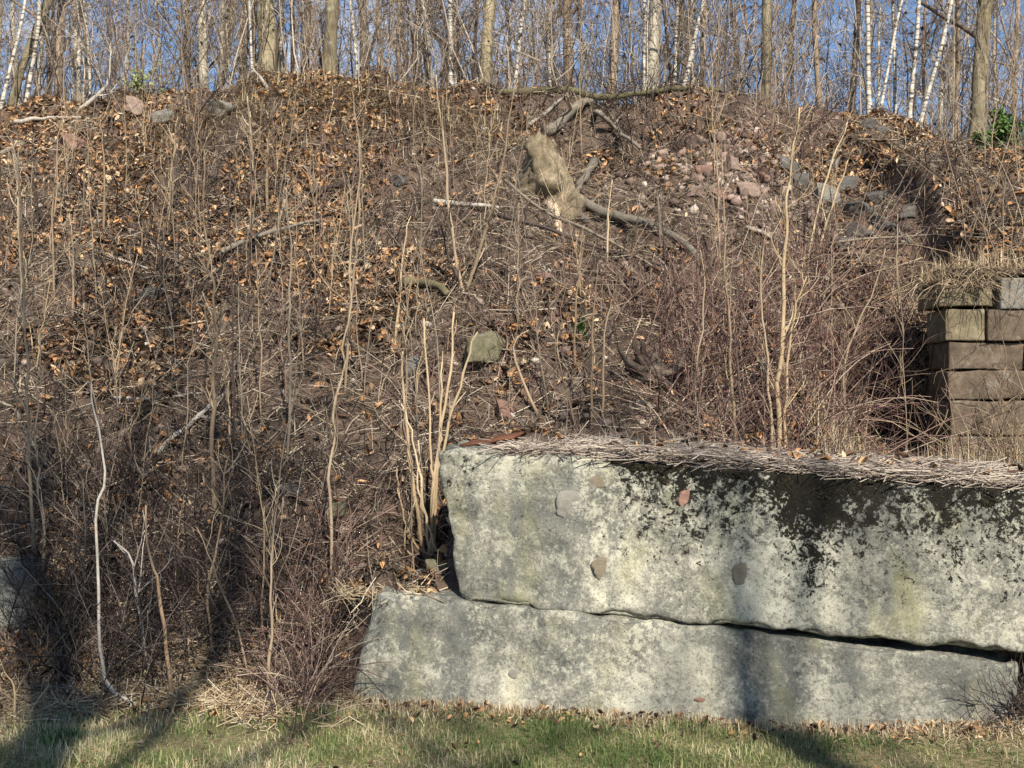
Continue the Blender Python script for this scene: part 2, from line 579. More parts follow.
def rock_mat(name, c0, c1, c2, lichen=(0.34, 0.34, 0.30), lamt=0.5):
    m, n, b = new_mat(name)
    oi = nd(n, 'ObjectInfo')
    t = nd(n, 'TexCoord')
    vm = nd(n, 'VectorMath', operation='ADD')
    n.links.new(t.outputs['Object'], vm.inputs[0])
    n.links.new(math_(n, 'MULTIPLY', oi.outputs['Random'], 37.0), vm.inputs[1])
    v = vm.outputs[0]
    f, g = noise(n, v, 14, 6, 0.7), noise(n, v, 4.0, 5, 0.6)
    r = ramp(n, [(0.3, c0), (0.5, c1), (0.7, c2)])
    n.links.new(math_(n, 'ADD', math_(n, 'MULTIPLY', f, 0.5), math_(n, 'MULTIPLY', g, 0.5)), r.inputs['Fac'])
    l = ramp(n, [(0.56, 0.0), (0.66, lamt)])
    n.links.new(noise(n, v, 6.5, 7, 0.7), l.inputs['Fac'])
    n.links.new(mixc(n, l.outputs['Color'], r.outputs['Color'], lichen), b.inputs['Base Color'])
    b.inputs['Roughness'].default_value = 0.92
    bump(n, b, f, 0.7, 0.02)
    return m


M['rock_red'] = rock_mat('red_sandstone', (0.11, 0.066, 0.052), (0.21, 0.122, 0.095), (0.31, 0.20, 0.16), lamt=0.4)
M['rock_pink'] = rock_mat('pinkish_sandstone', (0.12, 0.088, 0.072), (0.24, 0.172, 0.142), (0.37, 0.28, 0.235), lamt=0.4)
M['rock_grey'] = rock_mat('grey_fieldstone', (0.10, 0.095, 0.085), (0.20, 0.19, 0.165), (0.32, 0.30, 0.26))
M['rock_dark'] = rock_mat('dark_slaty_rock', (0.045, 0.042, 0.040), (0.10, 0.095, 0.088), (0.18, 0.165, 0.15), lamt=0.3)
M['rock_moss'] = rock_mat('mossy_fieldstone', (0.06, 0.06, 0.035), (0.14, 0.13, 0.08), (0.25, 0.23, 0.16))
M['masonry_brown'] = rock_mat('brown_cut_sandstone', (0.040, 0.032, 0.025), (0.105, 0.080, 0.058), (0.20, 0.155, 0.115), (0.24, 0.22, 0.17), 0.7)
M['masonry_lichen'] = rock_mat('yellow_lichened_sandstone', (0.085, 0.070, 0.045), (0.165, 0.138, 0.088), (0.29, 0.25, 0.165), (0.40, 0.38, 0.28), 0.6)
M['masonry_pale'] = rock_mat('pale_grey_cut_stone', (0.11, 0.105, 0.092), (0.19, 0.18, 0.158), (0.27, 0.255, 0.22), (0.34, 0.33, 0.285), 0.5)
M['rust'] = rock_mat('rusted_steel', (0.06, 0.026, 0.016), (0.135, 0.058, 0.033), (0.21, 0.095, 0.05), (0.28, 0.2, 0.15), 0.3)
M['patch'] = rock_mat('brown_pebble', (0.12, 0.10, 0.072), (0.18, 0.152, 0.112), (0.24, 0.205, 0.155), lamt=0.5)
M['patch_grey'] = rock_mat('grey_pebble', (0.14, 0.14, 0.12), (0.21, 0.20, 0.175), (0.28, 0.27, 0.24), lamt=0.2)


def concrete(name, moss, bands):
    """object space: x along the face 0..L, z up 0..H"""
    m, n, b = new_mat(name)
    v = coords(n)
    f1 = noise(n, v, 1.7, 6, 0.62, 0.3)
    f2 = noise(n, v, 9.0, 7, 0.7, 0.2)
    f3 = noise(n, v, 60.0, 6, 0.8)
    fs = noise(n, coords(n, (3.2, 3.2, 0.55)), 1.6, 5, 0.6, 0.2)         # runoff streaks
    base = ramp(n, [(0.40, (0.045, 0.046, 0.041)), (0.465, (0.125, 0.125, 0.108)), (0.52, (0.24, 0.234, 0.192)), (0.585, (0.52, 0.495, 0.395))])
    n.links.new(math_(n, 'ADD', math_(n, 'ADD', math_(n, 'MULTIPLY', f1, 0.40), math_(n, 'MULTIPLY', f2, 0.28)), math_(n, 'MULTIPLY', f3, 0.32)), base.inputs['Fac'])
    c = base.outputs['Color']
    st = ramp(n, [(0.50, 0.0), (0.62, 1.0)])
    n.links.new(fs, st.inputs['Fac'])
    c = mixc(n, math_(n, 'MULTIPLY', st.outputs['Color'], 0.62), c, (0.13, 0.135, 0.125))
    # broad darker vertical bands at set positions along the face
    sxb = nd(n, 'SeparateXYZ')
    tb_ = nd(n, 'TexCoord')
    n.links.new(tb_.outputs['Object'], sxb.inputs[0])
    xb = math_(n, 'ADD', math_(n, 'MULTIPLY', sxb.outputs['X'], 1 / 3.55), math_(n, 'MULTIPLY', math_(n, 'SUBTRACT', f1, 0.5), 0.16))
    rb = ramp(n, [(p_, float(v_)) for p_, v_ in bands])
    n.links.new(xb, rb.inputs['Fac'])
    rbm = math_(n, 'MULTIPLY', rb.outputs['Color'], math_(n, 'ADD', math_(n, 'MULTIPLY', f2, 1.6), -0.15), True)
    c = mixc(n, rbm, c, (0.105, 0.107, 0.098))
    # pale lichen crust
    li = ramp(n, [(0.51, 0.0), (0.565, 1.0)])
    n.links.new(math_(n, 'ADD', math_(n, 'MULTIPLY', noise(n, v, 26, 8, 0.8), 0.6), math_(n, 'MULTIPLY', noise(n, coords(n, loc=(3, 1, 7)), 2.1, 4), 0.4)), li.inputs['Fac'])
    c = mixc(n, math_(n, 'MULTIPLY', math_(n, 'MULTIPLY', li.outputs['Color'], 0.66), math_(n, 'SUBTRACT', 1.0, math_(n, 'MULTIPLY', rb.outputs['Color'], 0.9), True)), c, (0.52, 0.505, 0.405))
    # green-yellow algae tint
    al = ramp(n, [(0.55, 0.0), (0.72, 0.5)])
    n.links.new(noise(n, coords(n, (1.4, 1.4, 0.8), loc=(9, 4, 2)), 2.4, 4), al.inputs['Fac'])
    c = mixc(n, al.outputs['Color'], c, (0.29, 0.28, 0.15))
    # fine dark grit and lichen specks
    gr = ramp(n, [(0.60, 0.0), (0.68, 0.75)])
    n.links.new(noise(n, coords(n, loc=(5, 5, 1)), 75.0, 3, 0.6), gr.inputs['Fac'])
    c = mixc(n, gr.outputs['Color'], c, (0.07, 0.068, 0.058))
    # pits
    vo = nd(n, 'TexVoronoi', Scale=24.0)
    n.links.new(v, vo.inputs['Vector'])
    pit = ramp(n, [(0.05, 1.0), (0.11, 0.0)])
    n.links.new(vo.outputs['Distance'], pit.inputs['Fac'])
    c = mixc(n, math_(n, 'MULTIPLY', pit.outputs['Color'], 0.55), c, (0.09, 0.09, 0.08))
    h = math_(n, 'SUBTRACT', math_(n, 'ADD', f2, math_(n, 'MULTIPLY', f3, 0.4)), math_(n, 'MULTIPLY', pit.outputs['Color'], 0.7))
    if moss:
        s = nd(n, 'SeparateXYZ')
        t = nd(n, 'TexCoord')
        n.links.new(t.outputs['Object'], s.inputs[0])
        # moss grows densest along the top edge and where water runs down the right half
        hf = nd(n, 'Attribute', attribute_name='rnd')
        topz = nd(n, 'MapRange')
        topz.inputs['From Min'].default_value = 0.02
        topz.inputs['From Max'].default_value = 1.0
        n.links.new(hf.outputs['Fac'], topz.inputs['Value'])
        xr = ramp(n, [(0.0, 0.22), (0.12, 0.36), (0.24, 0.46), (0.30, 0.74), (0.48, 0.80), (0.56, 1.2), (0.63, 1.0), (0.70, 0.82), (1.0, 0.86)])
        xs = nd(n, 'MapRange')
        xs.inputs['From Max'].default_value = 3.4
        n.links.new(s.outputs['X'], xs.inputs['Value'])
        n.links.new(xs.outputs['Result'], xr.inputs['Fac'])
        run = noise(n, coords(n, (1.9, 1.9, 0.5), loc=(2.2, 0, 0)), 1.5, 3)
        patchy = noise(n, v, 17.0, 10, 0.85, 0.5)
        fine = noise(n, v, 55.0, 5, 0.7)
        a = math_(n, 'MULTIPLY', topz.outputs['Result'], xr.outputs['Color'])
        sc_ = math_(n, 'ADD', math_(n, 'MULTIPLY', a, 0.62), math_(n, 'ADD', math_(n, 'MULTIPLY', math_(n, 'SUBTRACT', patchy, 0.5), 2.3), math_(n, 'ADD', math_(n, 'MULTIPLY', math_(n, 'SUBTRACT', run, 0.5), 0.75), math_(n, 'MULTIPLY', math_(n, 'SUBTRACT', fine, 0.5), 0.95))))
        mr = ramp(n, [(0.385, 0.0), (0.425, 1.0)])
        n.links.new(sc_, mr.inputs['Fac'])
        mc = ramp(n, [(0.35, (0.005, 0.0047, 0.004)), (0.65, (0.019, 0.016, 0.011))])
        n.links.new(fine, mc.inputs['Fac'])
        c = mixc(n, mr.outputs['Color'], c, mc.outputs['Color'])
        h = math_(n, 'ADD', h, math_(n, 'MULTIPLY', mr.outputs['Color'], 0.9))
    n.links.new(c, b.inputs['Base Color'])
    b.inputs['Roughness'].default_value = 0.93
    bump(n, b, h, 0.75, 0.02)
    return m


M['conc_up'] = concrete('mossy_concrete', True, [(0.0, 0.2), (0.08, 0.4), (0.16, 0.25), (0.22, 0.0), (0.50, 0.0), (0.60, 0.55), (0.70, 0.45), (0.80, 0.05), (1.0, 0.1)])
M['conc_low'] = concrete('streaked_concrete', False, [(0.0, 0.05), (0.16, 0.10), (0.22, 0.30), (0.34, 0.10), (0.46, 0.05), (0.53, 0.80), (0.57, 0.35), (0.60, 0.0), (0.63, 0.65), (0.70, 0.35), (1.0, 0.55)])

# ------------------------------------------------------------------ ground
def axis(lo, hi, d, far_lo, far_hi):
    a = list(np.arange(lo, hi + 1e-6, d))
    s, q = d, hi
    while q < far_hi:
        s *= 1.28
        q = min(q + s, far_hi)
        a.append(q)
    s, q = d, lo
    while q > far_lo:
        s *= 1.28
        q = max(q - s, far_lo)
        a.insert(0, q)
    return np.array(a)


gx = axis(-7.0, 7.0, 0.045, -900, 900)
gy = axis(4.6, 14.8, 0.045, -900, 900)
GX, GY = np.meshgrid(gx, gy, indexing='xy')
GZ = terrain(GX, GY)
mb = MB()
ny, nx = GX.shape
ii, jj = np.meshgrid(np.arange(ny - 1), np.arange(nx - 1), indexing='ij')
a = ii * nx + jj
mb.add(np.stack([GX, GY, GZ], -1).reshape(-1, 3), Q=np.stack([a, a + 1, a + nx + 1, a + nx], -1).reshape(-1, 4))
tag(mb.build('hillside_ground', M['soil']), kind='structure')


# ------------------------------------------------------------------ blocks and rocks
def box_grid(nx_, ny_, nz_):
    """welded surface grid of the cube [-1,1]^3"""
    key, V, Q = {}, [], []
    dims = (nx_, ny_, nz_)

    def vid(i, j, k):
        t = (i, j, k)
        if t not in key:
            key[t] = len(V)
            V.append((2 * i / nx_ - 1, 2 * j / ny_ - 1, 2 * k / nz_ - 1))
        return key[t]
    for ax in range(3):
        o1, o2 = (ax + 1) % 3, (ax + 2) % 3
        for side in (0, dims[ax]):
            for p in range(dims[o1]):
                for q in range(dims[o2]):
                    f = []
                    for dp, dq in ((0, 0), (1, 0), (1, 1), (0, 1)):
                        t = [0, 0, 0]
                        t[ax] = side
                        t[o1] = p + dp
                        t[o2] = q + dq
                        f.append(vid(*t))
                    Q.append(f if side else f[::-1])
    return np.array(V, float), np.array(Q)


def rounded(V, half, r):
    half = np.asarray(half, float)
    P = V * half
    inner = np.clip(P, -half + r, half - r)
    return inner + norm(P - inner) * r


def trilin(uvw, C):
    """uvw in 0..1, C[ix][iy][iz] corners"""
    u, v, w_ = uvw[:, 0:1], uvw[:, 1:2], uvw[:, 2:3]
    r = 0
    for i in (0, 1):
        for j in (0, 1):
            for k in (0, 1):
                r = r + (u if i else 1 - u) * (v if j else 1 - v) * (w_ if k else 1 - w_) * np.asarray(C[i][j][k], float)
    return r


def block(name, mat, corners, dims, grid, r, amp, label, cat, seed, group=None, chip=0.0):
    V, Q = box_grid(*grid)
    half = np.array(dims) / 2
    P = rounded(V, half, r)
    uvw = P / (2 * half) + 0.5
    W = trilin(uvw, corners)
    nrm = norm(P - np.clip(P, -half + r, half - r))
    d = fbm(W * 3.0, 3, seed) * amp + fbm(W * 11.0, 3, seed + 5) * amp * 0.45
    edge = np.clip((np.sort(np.abs(V), axis=1)[:, 1] - 0.9) / 0.1, 0, 1)
    d = d - chip * edge * np.clip(fbm(W * 7.0, 3, seed + 9), 0, 1)
    W = W + nrm * d[:, None]
    org = np.asarray(corners[0][0][0], float)
    mb = MB()
    mb.add(W - org, Q=Q, r=uvw[:, 2])
    o = mb.build(name, mat, loc=org)
    SURF[o.name] = W
    return tag(o, label, cat, group)


SURF = {}


# lower concrete block
def fpt(px, py, off=0.0):
    """point of the block front plane seen at a pixel"""
    d = ray(px, py)
    # y = 6.16 - (x+.92)*.165 + off with x = d0*k, y = d1*k
    k = (6.16 - 0.92 * 0.165 + off) / (d[1] + 0.165 * d[0])
    return np.array([d[0] * k, d[1] * k, CAMZ + d[2] * k])


dep = np.array([0.165, 1.0, 0.0]) * 0.95
L00, L01 = fpt(347, 716), fpt(374, 592, 0.06)
L10, L11 = fpt(1014, 760), fpt(1021, 664, 0.04)
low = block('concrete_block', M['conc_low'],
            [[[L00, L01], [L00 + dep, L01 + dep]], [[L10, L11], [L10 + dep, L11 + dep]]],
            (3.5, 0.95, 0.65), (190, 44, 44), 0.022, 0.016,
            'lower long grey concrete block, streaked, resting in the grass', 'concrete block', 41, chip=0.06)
U00, U01 = fpt(460, 603, 0.09), fpt(436, 448, 0.15)
U10, U11 = fpt(1400, 685, 0.0), fpt(1400, 520, 0.05)
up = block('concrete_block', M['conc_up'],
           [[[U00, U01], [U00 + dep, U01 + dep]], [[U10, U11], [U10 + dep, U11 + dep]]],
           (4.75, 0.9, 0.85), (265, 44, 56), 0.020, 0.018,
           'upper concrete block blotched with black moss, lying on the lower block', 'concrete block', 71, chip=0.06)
# third block peeping out at the left edge
c0 = hit(34, 634)
c0[2] -= 0.10
b0 = c0 + np.array([-0.75, -0.05, 0.0])
e = np.array([0.0, 0.6, 0.0])
hz = np.array([0, 0, 0.52])
block('concrete_block', M['conc_low'],
      [[[b0, b0 + hz], [b0 + e, b0 + e + hz]], [[c0, c0 + hz + np.array([-.10, 0.03, 0])], [c0 + e, c0 + e + hz]]],
      (0.7, 0.7, 0.52), (24, 12, 18), 0.07, 0.02,
      'small pale concrete lump half hidden by stems, left edge of the slope', 'concrete block', 91)


def pebble(parent, px, py, wpx, hpx, off, mat, seed):
    p = fpt(px, py, off)
    W = SURF[parent.name]
    dd = (W[:, 0] - p[0]) ** 2 + (W[:, 2] - p[2]) ** 2 + 0.3 * np.clip(W[:, 1] - p[1] - 0.1, 0, None) ** 2
    p[1] = W[int(np.argmin(dd)), 1] + 0.003
    V, Q = box_grid(6, 6, 6)
    S = norm(V)
    sc = np.array([wpx / 2 / 180, 0.0055, hpx / 2 / 180])
    P = S * sc * (1 + 0.38 * fbm(S * 1.4 + seed * 3.3, 2, seed)[:, None])
    mb = MB()
    mb.add(P, Q=Q)
    o = mb.build('embedded_stone', mat, parent)
    o.location = Vector(p) - parent.location
    return o


for q in [(604, 569, 25, 20, .135, 'patch'), (596, 482, 22, 12, .16, 'patch'), (569, 503, 30, 26, .15, 'patch_grey'),
          (687, 500, 16, 20, .14, 'rock_red'), (741, 574, 16, 20, .12, 'patch'), (866, 580, 10, 8, .10, 'patch_grey'), (646, 512, 13, 10, .14, 'patch_grey')]:
    pebble(up, q[0], q[1], q[2], q[3], q[4] - 0.008, M[q[5]], int(q[0]))
for q in [(515, 675, 10, 9, .022, 'patch_grey'), (545, 701, 9, 7, .02, 'patch'), (702, 701, 13, 8, .02, 'rock_red'), (702, 724, 9, 6, .012, 'rock_dark'), (610, 690, 8, 6, .02, 'patch_grey')]:
    pebble(low, q[0], q[1], q[2], q[3], q[4] - 0.008, M[q[5]], int(q[0]))


def rock_mesh(seed, flat=0.6, n_=10, ang=0.14):
    V, Q = box_grid(n_, n_, n_)
    S = V * (1 - ang) * 0.8 + norm(V) * ang
    r_ = np.random.default_rng(seed)
    for _ in range(9):                               # chop facets
        d = norm(r_.normal(size=3))
        lim = r_.uniform(0.45, 0.8)
        k = S @ d
        S = S - np.clip(k - lim, 0, None)[:, None] * d * 0.9
    S = S + norm(S) * (0.10 * fbm(S * 1.6 + seed, 3, seed) + 0.05 * fbm(S * 6 + seed, 3, seed + 3))[:, None]
    S[:, 2] *= flat
    mb = MB()
    mb.add(S, Q=Q)
    return mb


ROCKS = [rock_mesh(140 + k, [0.55, 0.75, 0.45, 0.9, 0.65][k], 10).mesh('rock', M['rock_grey'], smooth=False) for k in range(5)]


def rock(px, py, wpx, hpx, mat, label, name='rock', cat='rock', group=None, sink=0.5, depth=0.8):
    p = hit(px, py)
    s = p[1] / FPX
    k = int(rng.integers(0, 5))
    me = ROCKS[k].copy()
    me.materials.clear()
    me.materials.append(M[mat])
    o = bpy.data.objects.new(name, me)
    COL.objects.link(o)
    wx, hz_ = wpx * s / 2, hpx * s / 2 * 0.9
    zmax = max(v.co.z for v in me.vertices)
    xmax = max(abs(v.co.x) for v in me.vertices)
    o.scale = (wx / xmax, max(wx * depth, hz_) / xmax, hz_ / zmax * 1.15)
    o.location = (p[0], p[1] + 0.02, p[2] + hz_ * (1 - sink))
    o.rotation_euler = (U(-.2, .2), U(-.15, .15), U(-.4, .4))
    return tag(o, label, cat, group)


for r_ in [
    (71, 152, 30, 24, 'rock_red', 'reddish boulder on the upper left slope by the white fallen branch'),
    (136, 114, 22, 20, 'rock_pink', 'rounded pink boulder just below the crest at left'),
    (166, 122, 30, 17, 'rock_grey', 'pale grey slab stone under the crest, left half of a broken ledge'),
    (228, 117, 44, 20, 'rock_grey', 'long grey ledge stone under the crest, right of the pale slab'),
    (487, 358, 46, 36, 'rock_moss', 'olive mossy boulder in the middle of the slope'),
    (415, 372, 20, 22, 'rock_grey', 'small pale grey stone behind the tan shoots'),
    (542, 283, 24, 12, 'rock_red', 'flat salmon coloured stone in the bare earth above the arching stem'),
    (565, 357, 16, 13, 'rock_pink', 'small pale stone right of the arching stem, left of a pair'),
    (583, 350, 14, 9, 'rock_pink', 'small flat pink stone, right one of a pair'),
    (504, 416, 20, 22, 'rock_red', 'dark red stone standing just above the block corner'),
    (645, 410, 24, 14, 'rock_grey', 'grey stone lying below the upturned root'),
    (672, 418, 18, 12, 'rock_pink', 'pinkish stone next to the grass mat on the block'),
    (616, 440, 16, 9, 'rock_pink', 'flat pink stone at the back edge of the upper block'),
    (338, 515, 26, 18, 'rock_moss', 'mossy stone on the lower slope by a grey sapling foot'),
    (437, 573, 26, 18, 'rock_moss', 'mossy stone in the gap at the block end'),
    (286, 498, 36, 20, 'rock_dark', 'dark stone in the shade of the lower left slope'),
    (150, 300, 30, 18, 'rock_dark', 'dark stone under the crossed white sticks'),
    (400, 186, 22, 14, 'rock_dark', 'dark stone on the upper slope left of the splintered stump'),
]:
    rock(*r_)
# reddish rubble and dark rocks in the washed-out part of the bank
for k, r_ in enumerate([
    (700, 150, 30, 22, 'rock_pink'), (722, 142, 22, 18, 'rock_pink'), (706, 176, 26, 18, 'rock_red'), (733, 172, 24, 18, 'rock_pink'),
    (748, 196, 26, 18, 'rock_pink'), (716, 200, 24, 18, 'rock_red'), (694, 196, 20, 14, 'rock_pink'), (762, 182, 16, 14, 'rock_red'),
    (738, 216, 22, 12, 'rock_pink'), (680, 172, 16, 12, 'rock_pink'), (752, 152, 16, 12, 'rock_red')]):
    rock(*r_, label=['topmost left pink chunk of the scree', 'topmost middle pink chunk of the scree', 'big red chunk in the scree, upper left', 'pink chunk in the middle of the scree', 'lower right pink chunk of the scree', 'red chunk low in the middle of the scree', 'pink chunk at the left margin of the scree', 'small red chunk at the right margin of the scree', 'lowest flat pink chunk of the scree', 'small pink chunk furthest left, above the fallen log', 'small red chunk at the top right of the scree'][k], group='reddish sandstone rubble in the scree', sink=0.6)
for k, r_ in enumerate([
    (802, 186, 24, 20, 'rock_dark'), (826, 200, 30, 22, 'rock_grey'), (846, 190, 26, 20, 'rock_dark'), (862, 214, 30, 20, 'rock_dark'),
    (880, 202, 26, 18, 'rock_dark'), (858, 238, 30, 18, 'rock_dark'), (884, 232, 26, 18, 'rock_dark'), (832, 170, 26, 16, 'rock_grey'),
    (818, 222, 22, 14, 'rock_pink'), (842, 246, 22, 14, 'rock_dark'), (906, 218, 22, 16, 'rock_dark'), (902, 242, 24, 14, 'rock_grey'),
    (788, 168, 24, 16, 'rock_dark'), (866, 130, 20, 14, 'rock_dark'), (882, 134, 16, 12, 'rock_dark')]):
    rock(*r_, label=['dark rock at the left margin of the heap below the birches', 'pale grey rock in the dark heap, upper left', 'dark rock at the top middle of the heap', 'big dark rock at the centre of the heap', 'dark rock right of the heap centre, upper', 'big dark rock low in the heap', 'dark rock low right in the heap', 'grey rock topmost in the heap', 'pink rock low left in the dark heap', 'lowest dark rock of the heap', 'dark rock furthest right in the heap, upper', 'grey rock furthest right in the heap, lower', 'dark rock furthest left below the tan pole trunk', 'dark rock on the crest under the leftmost birch', 'small dark rock on the crest between two birches'][k], group='dark rocks tumbled below the birches', sink=0.6)

# rusty plate on the corner of the upper block
pl = MB()
V, Q = box_grid(10, 6, 1)
P = V * np.array([0.17, 0.11, 0.008])
P[:, 2] += 0.02 * np.sin(P[:, 0] * 9) + 0.01 * fbm(P * 8, 2, 4)
pl.add(P, Q=Q)
pp = trilin(np.array([[0.034, 0.45, 1.0]]), [[[U00, U01], [U00 + dep, U01 + dep]], [[U10, U11], [U10 + dep, U11 + dep]]])[0]
o = pl.build('rusty_plate', M['rust'], loc=pp + np.array([0.08, 0.02, 0.045]))
o.rotation_euler = (0.12, -0.05, -0.35)
tag(o, 'thin rusty plate lying on the left corner of the upper block', 'metal plate')

# ------------------------------------------------------------------ old stone masonry at the right edge
MX0, MY0 = 3.42, 8.62
wall = thing('masonry_wall', (MX0, MY0, 0.9), 'old brown cut-stone abutment standing in the bank at right edge', 'stone wall')


def stone(x0, x1, y0, y1, z0, z1, mat, seed, label=None, nm='stone'):
    V, Q = box_grid(12, 6, 6)
    V = np.sign(V) * (1 - (1 - np.abs(V)) ** 2.0)
    half = np.array([x1 - x0, y1 - y0, z1 - z0]) / 2
    rr_ = min(0.010, half.min() * 0.3)
    P = rounded(V, half, rr_)
    P = P + 0.008 * np.stack([fbm(P * np.array([9, 9, 12])  + seed * 1.9 + k * 9, 3, seed) for k in range(3)], -1)
    mb = MB()
    mb.add(P, Q=Q)
    o = mb.build(nm, M[mat], wall)
    o.location = ((x0 + x1) / 2 - MX0, (y0 + y1) / 2 - MY0, (z0 + z1) / 2 - 0.9)
    o.rotation_euler = (U(-.012, .012), U(-.012, .012), U(-.02, .02))
    if label:
        o['label'] = label
    return o


zs = [0.75, 1.12, 1.42, 1.70, 1.935, 2.16, 2.42]
sd = 0
for ci in range(len(zs) - 1):
    z0, z1 = zs[ci] + 0.006, zs[ci + 1] - 0.006
    x = MX0 + U(-0.02, 0.03)
    first = True
    while x < 5.6:
        L = [0.55, 0.82, 0.64, 0.75, 0.6, 0.32][ci] if first else U(0.5, 0.9)
        mt = 'masonry_brown'
        if ci == 5 and first:
            mt = 'masonry_lichen'
        if ci in (1,) and not first:
            mt = 'masonry_lichen'
        sd += 1
        fy_ = MY0 + U(-0.02, 0.03)
        stone(x, x + L - 0.012, fy_, fy_ + 0.42, z0, z1, mt, sd)
        x += L
        first = False
    # end face, running into the bank
    y = MY0 + 0.45
    while y < 10.5:
        L = U(0.4, 0.7)
        sd += 1
        stone(MX0 + 0.50 + U(-0.02, 0.03), MX0 + 0.9, y, y + L - 0.014, z0, z1, 'masonry_brown', sd)
        y += L
stone(MX0 - 0.06, MX0 + 0.36, MY0 + 0.02, MY0 + 0.5, 2.44, 2.60, 'masonry_lichen', 301)
stone(MX0 + 0.41, MX0 + 1.0, MY0 - 0.03, MY0 + 0.5, 2.41, 2.655, 'masonry_pale', 302, 'pale square block at the top of the abutment')
stone(MX0 + 1.02, MX0 + 1.8, MY0, MY0 + 0.5, 2.41, 2.65, 'masonry_brown', 303)
stone(MX0 + 0.02, MX0 + 0.70, MY0 + 0.10, MY0 + 0.9, 2.70, 2.755, 'masonry_brown', 304, 'thin slab capping the abutment', 'cap_slab')
stone(MX0 + 0.72, MX0 + 1.9, MY0 + 0.10, MY0 + 0.8, 2.695, 2.76, 'masonry_brown', 305, None, 'cap_slab')
stone(MX0 + 0.05, MX0 + 0.30, MY0 + 0.3, MY0 + 0.7, 2.60, 2.70, 'masonry_brown', 306)
# rubble core closing the wall behind its facing
stone(MX0 + 0.93, 5.5, MY0 + 0.45, MY0 + 0.78, 0.8, 2.4, 'rock_dark', 307, None, 'rubble_core')

# ------------------------------------------------------------------ labels that name a neighbour
def to_px(p):
    v = np.asarray(p, float) - np.array([0, 0, CAMZ])
    f = v[1] * CP + v[2] * SP
    u = v[2] * CP - v[1] * SP
    return 512 + FPX * v[0] / f, 384 - FPX * u / f


MARKS = [(71, 152, 'the reddish boulder'), (136, 114, 'the rounded pink boulder'), (205, 118, 'the grey ledge stones'), (328, 100, 'the flared pale trunk'),
         (20, 600, 'the pale concrete lump'), (92, 390, 'the broken bleached stem top'), (213, 330, 'the forked tan sapling'), (190, 425, 'the slanting grey pole'),
         (150, 275, 'the crossed white sticks'), (270, 252, 'the long grey pole among leaves'), (289, 380, 'the straight grey sapling'), (345, 350, 'the tall bowing sapling'),
         (168, 650, 'the rust brown stem'), (270, 640, 'the pair of upright brown stems'), (430, 380, 'the tan shoots'), (487, 358, 'the olive mossy boulder'),
         (541, 165, 'the splintered stump'), (640, 232, 'the thick fallen grey log'), (520, 370, 'the hooked tan stem'), (648, 372, 'the upturned root'),
         (468, 208, 'the whitish broken log'), (720, 175, 'the reddish scree'), (850, 205, 'the dark rock heap'), (780, 350, 'the thickest pale sapling'),
         (730, 350, 'the slim tall sapling'), (850, 370, 'the big red bramble'), (985, 270, 'the abutment cap'), (610, 92, 'the mossy crest log'),
         (375, 560, 'the brush left of the tan shoots'), (300, 650, 'the brush at the lower block'), (593, 350, 'the straight stem behind the block'), (480, 250, 'the two leaning tan saplings'), (980, 150, 'the thick tree at upper right'),
         (410, 250, 'the bent-tipped pale shoot'), (60, 500, 'the bowed branch at far left'), (286, 498, 'the dark shaded stone')]
USED = {}
ORD = ['', 'second ', 'third ', 'fourth ', 'fifth ', 'sixth ', 'seventh ', 'eighth ', 'ninth ', 'tenth ']


def near_label(desc, p, marks=None):
    px, py = to_px(p)
    m = min(marks or MARKS, key=lambda q: (q[0] - px) ** 2 + (q[1] - py) ** 2)
    dx, dy = px - m[0], py - m[1]
    side = ('right of' if dx > 0 else 'left of') if abs(dx) > abs(dy) else ('below' if dy > 0 else 'above')
    key = (desc, side, m[2])
    k = USED.get(key, 0)
    USED[key] = k + 1
    return '%s%s %s %s' % (ORD[min(k, 9)], desc, side, m[2])


# ------------------------------------------------------------------ trees
CAMP = np.array([0, 0, CAMZ])


def leaves_on(mb, P, n, size, seed):
    """dry leaves still hanging on twigs, points along paths P"""
    i = rng.integers(0, P.shape[0], n)
    k = rng.integers(1, P.shape[1], n)
    c = P[i, k] + rng.normal(size=(n, 3)) * 0.02
    a = norm(rng.normal(size=(n, 3)) + np.array([0, 0, -0.6]))
    b = norm(np.cross(a, rng.normal(size=(n, 3))))
    s = U(0.6, 1.2, n)[:, None] * size
    V = np.stack([c, c + a * s * 0.5 + b * s * 0.32, c + a * s, c + a * s * 0.5 - b * s * 0.32], 1).reshape(-1, 3)
    Q = np.arange(n * 4).reshape(n, 4)
    mb.add(V, Q=Q, r=np.repeat(rng.random(n) * 0.6 + 0.3, 4))


